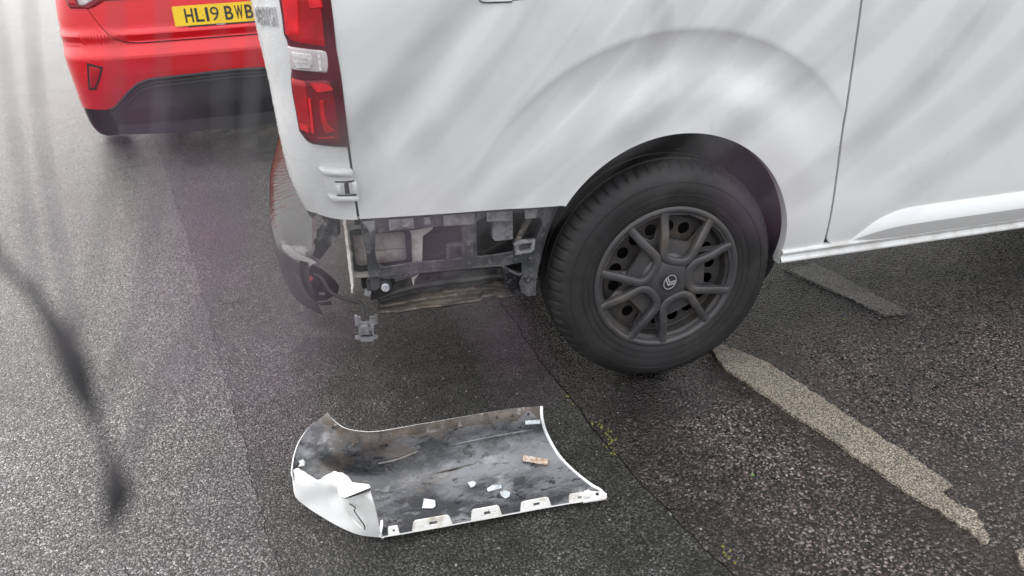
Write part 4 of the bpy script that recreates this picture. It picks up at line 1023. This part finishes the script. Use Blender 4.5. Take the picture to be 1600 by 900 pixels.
for u, v in ((824, 124), (1008, 92), (1078, 84), (1150, 78), (262, 138), (520, 178)):
    z = onshell(u, v)+.001; p = G3(u, v, z); mb = MB(); mb.tube([p+Vector((0, .001, -.003)), p+Vector((0, -.003, .003))], .0046 if u in (824, 520) else .003, 12); o = mb.build('rivet_boss', M['shell_mud'], cover, smooth=True)
    mb = MB(); mb.tube([p+Vector((0, -.003, .003)), p+Vector((0, -.0038, .0036))], .0026, 8); mb.build('rivet_hole', M['seam'], o)
mb = MB(); mb.tube(smoothpath([G3(u, v, onshell(u, v)+.001) for u, v in ((470, 305), (560, 285), (680, 240), (830, 215), (1000, 180), (1180, 150))], 5), .004, 6); mb.build('stiffening_rib', M['shell_in'], cover, smooth=True)
mb = MB(); mb.tube(smoothpath([G3(u, v, onshell(u, v)+.0005) for u, v in ((720, 350), (800, 330), (880, 310), (1000, 285), (1120, 270))], 5), .0018, 6); mb.build('stiffening_rib', M['shell_mud'], cover, smooth=True)

# ------------------------------------------------------------------ red hatchback
CARZ = R(3)
car = thing('red_car', (-1.45, 3.2, 0), 'glossy red hatchback seen from behind, yellow number plate, beyond the van', 'car', rz=CARZ)
CM = Matrix.Translation(Vector((-1.45, 3.2, 0))) @ Matrix.Rotation(CARZ, 4, 'Z')
def Wc(z): return smooth_tab([(.2, .94), (.29, .952), (.45, .953), (.6, .957), (.7, .96), (.85, .956), (1.0, .93), (1.1, .88)], z)
D0 = [(.2, .10), (.30, .045), (.42, .015), (.52, 0), (.605, -.004), (.62, .0), (.675, .05), (.688, .052), (.695, .058), (.732, .045), (.74, .05), (.762, .078), (.78, .085), (.86, .10), (.95, .12), (1.05, .15), (1.1, .18)]
def Rc(t, z, off=0):                                # local; t -1 (right) .. +1 (left)
    n = 3.6; s_ = abs(t); th = min(s_, 1)*math.pi/2
    w_ = Wc(z); dep = .5
    x = w_*math.sin(th)**(2/n) if s_ < .35 else None
    # even lateral spacing: use t as lateral fraction
    lat = min(s_, .9999); d = dep*(1-(1-lat**n)**(1/n)); p = Vector((-math.copysign(lat*w_, t), lerp_tab(D0, z)+d, z))
    if off:
        e = .004; a = Rc(t+e if t < .99 else t, z)-Rc(t-e, z); nrm = Vector((-a.y, a.x, 0)).normalized()
        if nrm.y > 0: nrm = -nrm
        p = p+nrm*off
    return p
def Rw(t, z, off=0): return CM @ Rc(t, z, off)
tl = [-1+i*.02 for i in range(101)]; tl = [math.copysign(1-(1-abs(t))**1.6, t) if abs(t) > 0 else 0 for t in tl]
zt_edge = lambda t: lerp_tab([(0, .684), (.5, .684), (.58, .692), (.64, .72), (.70, .78), (.76, .88), (.80, .95), (.84, 1.02), (1, 1.02)], abs(t))      # tailgate lower edge
zv_edge = lambda t: lerp_tab([(0, .500), (.48, .487), (.56, .465), (.62, .425), (.68, .375), (.74, .325), (.8, .308), (1, .308)], abs(t))                # valance upper edge
zbreaks = [.2, .30, .40, .50, .585, .60, .655, .668, .675, .712, .72, .742, .76, .86, .95, 1.05]
def zrows(a, b, n=26):
    return [a+(b-a)*k/n for k in range(n+1)]
def car_patch(name, lo, hi, mat, trange=None, n=30, off=0, depth=.012):
    T = [t for t in tl if trange is None or trange[0] <= t <= trange[1]]
    P = [[Rc(t, lo(t)+(hi(t)-lo(t))*k/n, off) for t in T] for k in range(n+1)]
    mb = MB(); mb.grid(P); skirt(mb, P[0], (0, depth, 0)); skirt(mb, P[-1], (0, depth, 0)); skirt(mb, [r_[0] for r_ in P], (0, depth, 0)); skirt(mb, [r_[-1] for r_ in P], (0, depth, 0))
    return mb.build(name, mat, car, smooth=True, sharp=18)
rbump = car_patch('rear_bumper', lambda t: zv_edge(t)+.0, lambda t: zt_edge(t)-.004, M['red'], n=60)
car_patch('tailgate', lambda t: zt_edge(t)+.003, lambda t: 1.06, M['red'], (-.825, .825), n=60)
car_patch('tailgate_gap', lambda t: max(.3, zt_edge(t)-.02), lambda t: zt_edge(t)+.02, M['seam'], (-.84, .84), n=4, off=-.011, depth=.002)
val = car_patch('valance', lambda t: .115+.03*abs(t), lambda t: zv_edge(t)+.004, M['valance'], (-.8, .8), n=24, off=-.006)
for dz, off in ((-.006, .008), (-.03, .003), (-.052, .003)):
    T = [t for t in tl if abs(t) <= .78]
    mb = MB(); mb.tube([Rc(t, zv_edge(t)+dz, off-.004) for t in T], .008 if dz > -.01 else .0045, 6); mb.build('valance_rib', M['valance'], val, smooth=True)
# reflector pocket, tail lamps, plate
rq = lambda u, v: (80+u/4.091, v/4.091)
def Q_(*p): return [rq(*q) for q in p]
def car_local(o):                                   # patches traced in world space -> local of the car
    inv = CM.inverted()
    for v in o.data.vertices: v.co = inv @ v.co
    return o
rf = car_local(patch(Rw, Q_((228, 402), (232, 480), (240, 578)), Q_((332, 430), (316, 500), (290, 574)), 12, 8, M['seam'], 'reflector_surround', rbump, .002, .01, guess=(.8, .5)))
car_local(patch(Rw, Q_((243, 420), (246, 490), (252, 562)), Q_((316, 440), (304, 500), (282, 560)), 12, 8, M['lens_red'], 'rear_reflector', rbump, .005, .01, guess=(.8, .5)))
tlamp = car_local(patch(Rw, Q_((90, -60), (96, 0), (110, 40), (130, 54)), Q_((345, -60), (340, 5), (280, 42), (240, 54)), 10, 14, M['lens_dark'], 'tail_lamp', car, .008, .02, guess=(.8, .92)))
car_local(patch(Rw, Q_((160, -60), (170, 0), (182, 36)), Q_((290, -60), (280, 0), (215, 36)), 8, 8, M['lens_clear'], 'lamp_lens', tlamp, .012, .01, guess=(.8, .92)))
car_local(patch(Rw, Q_((100, -60), (104, 0), (118, 36)), Q_((150, -60), (158, 0), (174, 38)), 8, 8, M['lens_red'], 'lamp_lens', tlamp, .012, .01, guess=(.8, .92)))
mb = MB(); P = [[Rc(-t, z, .006) for t in [.62+.03*i for i in range(12)]] for z in (.93, .97, 1.05)]; mb.grid(P); mb.build('tail_lamp', M['lens_dark'], car, smooth=True)
# dark trim line at the top of the tailgate
mb = MB(); mb.tube([Rc(t, .925, .0) for t in [.42+.02*i for i in range(20)]], .006, 6); mb.build('tailgate_trim', M['seam'], car)
# plate recess and plate
PZ, PD = .815, .068
mb = MB(); mb.add([(-.29, PD+.012, PZ-.075), (.29, PD+.012, PZ-.075), (.27, PD+.025, PZ+.08), (-.27, PD+.025, PZ+.08)], [(0, 1, 2, 3)]); 
plate_rot = Matrix.Rotation(R(-8), 4, 'X')
def PL(x, z, d=0): q = plate_rot @ Vector((x, d, z)); return Vector((q.x, PD+q.y, PZ+q.z))
pl_pts = rrect(-.26, -.0555, .26, .0555, .008, 3)
mb = MB(); mb.slab([PL(a, b, 0) for a, b in pl_pts], Vector((0, .004, 0))); plate = mb.build('number_plate', M['plate'], car)
mb = MB(); mb.slab([PL(a, b, .003) for a, b in rrect(-.19, -.068, .20, -.05, .006, 3)], Vector((0, .006, 0))); mb.build('plate_holder', M['black'], plate)
mb = MB(); mb.slab([PL(a, b, .0015) for a, b in rrect(-.03, -.0625, .02, -.058, .0015, 2)], Vector((0, .001, 0))); mb.build('holder_print', M['scuff'], plate)
x = -.26+.063
for ch in 'HL19 BWB':
    if ch == ' ': x += .022; continue
    wd = .0165 if ch == '1' else .0475
    V, Fc = text_mesh('I' if ch == '1' else ch, .03 if ch == 'W' else .0 if ch == '9' else .02)
    x0 = min(v.x for v in V); x1 = max(v.x for v in V); y0 = min(v.y for v in V); y1 = max(v.y for v in V)
    mb = MB(); mb.add([PL(x+wd*(v.x-x0)/(x1-x0), -.0395+.079*(v.y-y0)/(y1-y0), -.0008) for v in V], Fc); mb.build('plate_character', M['black'], plate, merge=0)
    x += wd+.011
mb = MB(); mb.tube([PL(.0-.096, -.004, -.0005), PL(-.096, -.004, -.002)], .003, 8); mb.build('plate_screw', M['under'], plate)
# body sides, upper body, windows
def car_body():
    P = []
    for s_ in (-1, 1):
        P = [[Vector((s_*(Wc(z)-.0+(.0 if d > .7 else 0)), d, z)) for d in (.55+lerp_tab(D0, z)*0+.0, .7, 1.0, 1.4, 2.2, 3.0, 3.6, 3.95, 4.2)] for z in (.68, .75, .85, .95, 1.0)]
        for r_ in P:
            for q in r_: q.x *= 1-.10*sm(3.5, 4.3, q.y)**2
        mb = MB(); mb.grid(P); mb.build('side_panel', M['red'], car, smooth=True, sharp=40)
        for d0_, d1_ in ((1.33, 2.95), (3.6, 4.2)):
            mb = MB(); mb.grid([[Vector((s_*(Wc(z)-.004), d, z)) for d in (d0_, (d0_+d1_)/2, d1_)] for z in (.25, .4, .55, .682)]); mb.build('sill_panel', M['red'], car, smooth=True)
    prof = [(.17, 1.05, .84), (.22, 1.1, .82), (.45, 1.28, .70), (.75, 1.42, .60), (1.5, 1.48, .58), (2.1, 1.46, .58), (2.5, 1.35, .64), (3.1, 1.02, .8), (3.9, .92, .74), (4.2, .75, .72), (4.25, .4, .72)]
    P = []
    for d, z, w_ in prof:
        P.append([Vector((-.86+.10*sm(3.4, 4.3, d), d, min(z-.03, .98))), Vector((-w_, d, z-.02)), Vector((-w_*.9, d, z)), Vector((0, d, z+.02)), Vector((w_*.9, d, z)), Vector((w_, d, z-.02)), Vector((.86-.10*sm(3.4, 4.3, d), d, min(z-.03, .98)))])
    mb = MB(); mb.grid(P); mb.build('upper_body', M['red'], car, smooth=True, sharp=50)
    mb = MB(); mb.grid([[Vector((x, d, z)) for x in (-w_, 0, w_)] for d, z, w_ in ((.235, 1.125, .66), (.44, 1.292, .58), (.68, 1.41, .5))]); mb.build('rear_window', M['glass'], car, smooth=True)
    for s_ in (-1, 1):
        mb = MB(); mb.slab([(s_*.83, .75, 1.06), (s_*.83, 2.8, 1.06), (s_*.66, 2.35, 1.38), (s_*.62, 1.0, 1.40)], (s_*.01, 0, .004)); mb.build('side_window', M['glass'], car)
    mb = MB(); mb.box((0, 2.3, .27), (1.6, 3.7, .3)); mb.build('underbody', M['dark'], car)
car_body()
def car_wheel(s_, d):
    mb = MB(); prof = [(.205, .02), (.24, .0), (.28, .002), (.305, .02), (.318, .045), (.32, .1), (.318, .16), (.3, .19), (.2, .19)]
    def lc(prof, n): return [[Vector((s_*(.985-y_), d+r*math.cos(2*math.pi*k/n), .32+r*math.sin(2*math.pi*k/n))) for r, y_ in prof] for k in range(n)]
    mb.grid(lc(prof, 48), close_u=True); o = mb.build('wheel', M['tyre'], car, smooth=True, sharp=40)
    mb = MB(); mb.grid(lc([(.21, .02), (.2, .035), (.06, .03), (0, .025)], 36), close_u=True); mb.build('rim', M['silver'], o, smooth=True, sharp=40)
for s_ in (-1, 1):
    for d in (.82, 3.5): car_wheel(s_, d)

# ------------------------------------------------------------------ small things on the ground
mb = MB()
for cx, cy, k in ((-.247, -.225, 16), (-.256, -.16, 10), (-.262, -.27, 8), (-.14, -.69, 8), (-.3, -.02, 6)):
    for _ in range(k):
        p = Vector((cx+random.gauss(0, .008), cy+random.gauss(0, .016), 0)); r_ = random.uniform(.002, .0045)
        mb.add([p+Vector((r_*math.cos(a), r_*math.sin(a), -.002)) for a in (0, 1.3, 2.5, 3.8, 5.1)]+[p+Vector((0, 0, r_*.8))], [(i, (i+1) % 5, 5) for i in range(5)])
tag(mb.build('moss', M['moss'], smooth=True, merge=0), 'yellow green moss tufts along the asphalt joint', 'moss', kind='stuff')
mb = MB()
for _ in range(5200):
    x = random.uniform(-3.2, 1.6); y = random.uniform(-1.0, 3.2)
    r_ = .0012+.0026*random.random()**3
    p = Vector((x, y, -.001)); q = [p+Vector((r_*random.uniform(.7, 1.3)*math.cos(a), r_*random.uniform(.7, 1.3)*math.sin(a), 0)) for a in (0, 1.3, 2.5, 3.8, 5.1)]
    mb.add(q+[p+Vector((r_*.2, 0, r_*.9))], [(i, (i+1) % 5, 5) for i in range(5)])
tag(mb.build('loose_grit', M['grit'], merge=0), 'loose pale grit scattered over the wet asphalt', 'grit', kind='stuff')
def leaf(px, py, s_, lab):
    p = at_z(px, py, .002); mb = MB(); pts = [(0, -1), (.45, -.4), (.5, .2), (0, 1), (-.5, .2), (-.4, -.4)]
    a = random.random()*6
    V = [p+Vector((s_*(u*math.cos(a)-v*math.sin(a)), s_*(u*math.sin(a)+v*math.cos(a)), .001+.003*abs(u))) for u, v in pts]+[p+Vector((0, 0, .0015))]
    mb.add(V, [(i, (i+1) % 6, 6) for i in range(6)]); tag(mb.build('fallen_leaf', M['leaf']), lab, 'leaf', 'small green leaves on the asphalt')
leaf(1176, 743, .006, 'tiny bright green leaf lying left of the worn line'); leaf(1319, 500, .007, 'tiny green leaf lying near the pale patch beside the sill')

# ------------------------------------------------------------------ twig spray hanging close to the lens
TWIGS = [('A',[1.5,1.3,1.2,1.5,3.2,2.6,0.9,1.1,3.2,2.0,0.7],[[-1.0206,-1.4997,1.2933],[-0.9479,-1.58,1.2342],[-0.9354,-1.599,1.2248],[-0.9239,-1.6139,1.2183],[-0.916,-1.6273,1.209],[-0.9136,-1.633,1.2033],[-0.9111,-1.6386,1.1978],[-0.9086,-1.6445,1.1918],[-0.907,-1.6498,1.1866],[-0.9078,-1.6526,1.1829],[-0.9098,-1.6552,1.1793]]),('B',[0.6],[[-0.907,-1.6498,1.1866],[-0.9035,-1.6448,1.1935],[-0.8974,-1.6386,1.2038],[-0.8878,-1.6306,1.2145],[-0.8796,-1.6202,1.2251],[-0.872,-1.6027,1.2446],[-0.8654,-1.5765,1.2764],[-0.8586,-1.5445,1.3197]]),('C',[0.6],[[-0.9137,-1.6323,1.2046],[-0.9162,-1.6175,1.2192],[-0.9211,-1.5961,1.2365],[-0.9245,-1.5724,1.2591],[-0.9263,-1.5446,1.2905],[-0.9286,-1.5158,1.3235]]),('D',[0.42],[[-0.9111,-1.6386,1.1978],[-0.9023,-1.626,1.2128],[-0.8965,-1.6097,1.2316],[-0.8924,-1.5921,1.2522],[-0.8887,-1.5694,1.2804],[-0.8858,-1.5396,1.3176]]),('E',[0.5],[[-0.9239,-1.6139,1.2183],[-0.9275,-1.5953,1.2353],[-0.9318,-1.5715,1.2579],[-0.9359,-1.5455,1.2846],[-0.9399,-1.5148,1.3207]]),('F',[0.32],[[-0.9035,-1.6448,1.1935],[-0.8884,-1.6461,1.2086],[-0.879,-1.6452,1.2255],[-0.8743,-1.6371,1.2436],[-0.8717,-1.6194,1.268],[-0.8668,-1.5943,1.3082]]),('G',[0.36],[[-0.916,-1.6273,1.209],[-0.9056,-1.6258,1.2297],[-0.8981,-1.6221,1.2516],[-0.8937,-1.6129,1.2714],[-0.888,-1.5879,1.3117]]),('S',[0.31241322467779453],[[-0.796,-1.6376,1.2986],[-0.8096,-1.6504,1.2843],[-0.8227,-1.6622,1.2725],[-0.8353,-1.6726,1.2634],[-0.847,-1.6822,1.2563]]),('S',[0.35110811198075054],[[-0.7859,-1.6301,1.2995],[-0.7996,-1.6422,1.2867],[-0.8128,-1.6534,1.276],[-0.8255,-1.6635,1.2676],[-0.8374,-1.6728,1.261]]),('S',[0.32401456065267026],[[-0.7781,-1.6418,1.2978],[-0.7958,-1.6548,1.2815],[-0.8127,-1.6666,1.2681],[-0.8289,-1.6769,1.2578],[-0.8441,-1.6862,1.2498]]),('S',[0.3164916812407231],[[-0.7596,-1.6272,1.2986],[-0.7789,-1.6398,1.2824],[-0.7975,-1.6512,1.2689],[-0.8154,-1.6612,1.2584],[-0.8324,-1.6703,1.2502]]),('S',[0.24162877391989748],[[-0.7547,-1.6474,1.2969],[-0.7741,-1.6594,1.282],[-0.7926,-1.67,1.27],[-0.8106,-1.6792,1.2611],[-0.8275,-1.6874,1.2546]]),('S',[0.29285797825914184],[[-0.7379,-1.6416,1.2975],[-0.7587,-1.6531,1.2829],[-0.7786,-1.6634,1.271],[-0.7979,-1.6724,1.262],[-0.8161,-1.6804,1.2552]]),('S',[0.4544887607719297],[[-0.7324,-1.6522,1.2971],[-0.7524,-1.6624,1.2854],[-0.7713,-1.6717,1.2758],[-0.7895,-1.6801,1.2684],[-0.8064,-1.6878,1.2629]]),('S',[0.4251130878739521],[[-0.7081,-1.6487,1.2963],[-0.7289,-1.6591,1.2839],[-0.7489,-1.6685,1.2738],[-0.7683,-1.6766,1.2664],[-0.7867,-1.684,1.2608]]),('S',[0.4579197156889956],[[-0.6849,-1.6457,1.2943],[-0.7085,-1.6573,1.2782],[-0.7315,-1.6676,1.265],[-0.754,-1.6763,1.2552],[-0.7755,-1.6839,1.2479]]),('S',[0.36462665709935327],[[-0.6829,-1.6572,1.2905],[-0.7045,-1.6675,1.2779],[-0.7254,-1.6767,1.2678],[-0.7459,-1.6845,1.2604],[-0.7654,-1.6915,1.2551]]),('S',[0.35917000204370336],[[-0.6635,-1.6566,1.2821],[-0.6868,-1.666,1.2704],[-0.7094,-1.6744,1.2611],[-0.7315,-1.6815,1.2546],[-0.7527,-1.6877,1.2501]]),('S',[0.29417066086036253],[[-0.7938,-1.6196,1.2987],[-0.7992,-1.6302,1.2925],[-0.8043,-1.6406,1.2869],[-0.8091,-1.6507,1.2818],[-0.8136,-1.6605,1.2773]]),('S',[0.3754325852498791],[[-0.7767,-1.6416,1.2989],[-0.7823,-1.6523,1.2923],[-0.7878,-1.6625,1.2867],[-0.7933,-1.6723,1.282],[-0.7986,-1.6817,1.2781]]),('S',[0.2767004054186708],[[-0.7842,-1.6526,1.2742],[-0.7881,-1.6615,1.2719],[-0.7919,-1.6702,1.2699],[-0.7956,-1.6788,1.2684],[-0.7993,-1.6871,1.2672]]),('S',[0.27860010814472913],[[-0.7877,-1.6488,1.2981],[-0.8034,-1.6615,1.2831],[-0.8185,-1.6729,1.2711],[-0.8331,-1.6829,1.2622],[-0.8467,-1.6918,1.2557]]),('S',[0.45686890785701506],[[-0.7609,-1.646,1.2971],[-0.7821,-1.6587,1.2798],[-0.8024,-1.67,1.2658],[-0.822,-1.6796,1.2555],[-0.8404,-1.688,1.2479]]),('S',[0.43223001219460483],[[-0.7539,-1.6568,1.2967],[-0.7729,-1.6683,1.2829],[-0.7909,-1.6788,1.2714],[-0.8079,-1.6882,1.2625],[-0.8236,-1.6969,1.2556]]),('S',[0.42666308667558084],[[-0.7252,-1.6545,1.2957],[-0.7458,-1.6653,1.2824],[-0.7656,-1.6751,1.2715],[-0.7845,-1.6837,1.2634],[-0.8023,-1.6915,1.2573]]),('S',[0.42511195963574155],[[-0.7154,-1.666,1.2951],[-0.7334,-1.6771,1.2825],[-0.7507,-1.6871,1.2723],[-0.7674,-1.6959,1.2647],[-0.7833,-1.7039,1.2591]]),('S',[0.27335890450481],[[-0.6855,-1.6669,1.2884],[-0.7099,-1.6779,1.2732],[-0.7333,-1.6876,1.2609],[-0.756,-1.6958,1.2519],[-0.7774,-1.7031,1.2453]]),('S',[0.3024624893248839],[[-0.8028,-1.6452,1.2987],[-0.8152,-1.656,1.289],[-0.8269,-1.6661,1.281],[-0.838,-1.6753,1.2749],[-0.8482,-1.6841,1.2702]])]
BLOSSOM = [([-0.8601,-1.7487,1.2872],0.5599685549959024),([-0.8602,-1.7284,1.2827],0.3242443941549003),([-0.8599,-1.7509,1.2887],0.4137058813186307),([-0.8624,-1.7315,1.2857],0.34714714847898775),([-0.8607,-1.739,1.2845],0.5771489359236887),([-0.8625,-1.7408,1.2874],0.5238285650773286),([-0.8582,-1.7384,1.2771],0.5177119056723914),([-0.859,-1.7481,1.2815],0.3629670390409445),([-0.859,-1.7513,1.2791],0.5659199193237832),([-0.8578,-1.7451,1.2813],0.4475135210286293),([-0.8578,-1.7322,1.2758],0.33361388138833464),([-0.8608,-1.7392,1.2798],0.5685910348270753),([-0.857,-1.7531,1.2832],0.46193083208275765),([-0.858,-1.7424,1.2797],0.5762778957147348),([-0.8591,-1.7416,1.2725],0.3280253396202199),([-0.8575,-1.7417,1.2747],0.5874977723684909),([-0.852,-1.744,1.2727],0.3447913432385394),([-0.86,-1.7368,1.2604],0.3364006874009819),([-0.8556,-1.749,1.2828],0.48333823421205135),([-0.853,-1.7419,1.2724],0.47707771263695825),([-0.8545,-1.7486,1.2776],0.5592108179965061),([-0.8577,-1.7464,1.2774],0.5958214982157273),([-0.8621,-1.7408,1.2632],0.3986136451377308),([-0.8618,-1.7493,1.2675],0.3974128689200407),([-0.8543,-1.7591,1.2713],0.5352296323817157),([-0.8545,-1.743,1.2617],0.4491991803334921),([-0.8615,-1.7414,1.266],0.4275021060880712),([-0.8592,-1.7539,1.2622],0.41189083223605416),([-0.858,-1.7438,1.2669],0.35131792655433464),([-0.8442,-1.7577,1.2816],0.5925776857351948),([-0.8418,-1.7359,1.2707],0.4819672938026174),([-0.8221,-1.758,1.2812],0.41666359371149286),([-0.822,-1.7537,1.2811],0.3421933527609331),([-0.8245,-1.7604,1.2825],0.46678792006375713),([-0.8191,-1.7524,1.2793],0.5111531665070179),([-0.836,-1.7433,1.2644],0.35072396024284136),([-0.8372,-1.7424,1.2662],0.4483307436455881),([-0.8376,-1.7524,1.2669],0.3519986066186679),([-0.8567,-1.7408,1.2667],0.36672236068347674),([-0.8529,-1.7496,1.27],0.46777359443643585),([-0.8565,-1.7486,1.269],0.5839311680103215),([-0.8589,-1.7574,1.2771],0.5979461645750679),([-0.8516,-1.7474,1.271],0.46113719264033926),([-0.8542,-1.7447,1.2681],0.46264539500050816),([-0.858,-1.7443,1.2628],0.33096302099440694),([-0.8627,-1.7431,1.2766],0.49102847664244603),([-0.857,-1.7493,1.2738],0.563620207738821),([-0.8635,-1.7415,1.2655],0.48749579898101264),([-0.8618,-1.7419,1.273],0.4839821868693321),([-0.8601,-1.7541,1.2806],0.35672701753849745),([-0.8634,-1.7521,1.2834],0.40643826713696063),([-0.8647,-1.7533,1.2829],0.5326722265973265)]
STEM = [[-1.0206, -1.4997, 1.2933], [-0.9387, -1.4858, 1.3333], [-0.8311, -1.5391, 1.3196], [-0.7621, -1.5849, 1.3041], [-0.6801, -1.6045, 1.3008], [-0.6037, -1.6144, 1.2918]]
branch = thing('budding_branch', STEM[2], 'blurred thin dark twigs with pink buds hanging close in front of everything', 'branch')
mb = MB(); mb.tube(smoothpath(STEM, 6), .0028, 8); mb.build('stem', M['twig'], branch, smooth=True)
for nm, rd, pts in TWIGS:
    P = [Vector(q) for q in pts]
    if nm == 'S': P = [min((Vector(q) for q in smoothpath(STEM, 8)), key=lambda q: (q-P[0]).length)]+P
    sp_ = smoothpath(P, 5); n_ = len(sp_)
    if len(rd) > 1: rr = [smooth_tab(list(enumerate(rd)), k/5)*.001 for k in range(n_)]
    else: rr = [rd[0]*.001*(1.15-.5*k/n_)*(1+.25*math.sin(k*1.7)) for k in range(n_)]
    mb = MB(); mb.tube(sp_, rr, 7); mb.build('twig', M['twig'] if nm == 'A' else M['twigpale'], branch, smooth=True)
allp = [Vector(q) for nm, rd, pts in TWIGS for q in pts]+[Vector(q) for q in STEM]
for c, rd in BLOSSOM:
    c = Vector(c); rd *= .001; mb = MB(); ax = Vector((random.uniform(-.4, .4), random.uniform(-.4, .4), -1)).normalized()
    prof = [(-1.5, .25), (-1.2, .7), (-.5, 1.0), (.2, .95), (.8, .6), (1.25, .12)]
    mb.tube([c+ax*rd*a for a, b in prof], [rd*b for a, b in prof], 9); b_ = mb.build('bud', M['petal'], branch, smooth=True)
    up = min((q for q in allp if q.z > c.z+.005), key=lambda q: (q-c).length); e = c-ax*rd*1.4
    mb = MB(); mb.tube(smoothpath([e, e+(up-e)*.3+Vector((0, 0, -.004)), e+(up-e)*.7, up], 4), .00008, 5); mb.build('bud_stalk', M['twigpale'], b_, smooth=True)
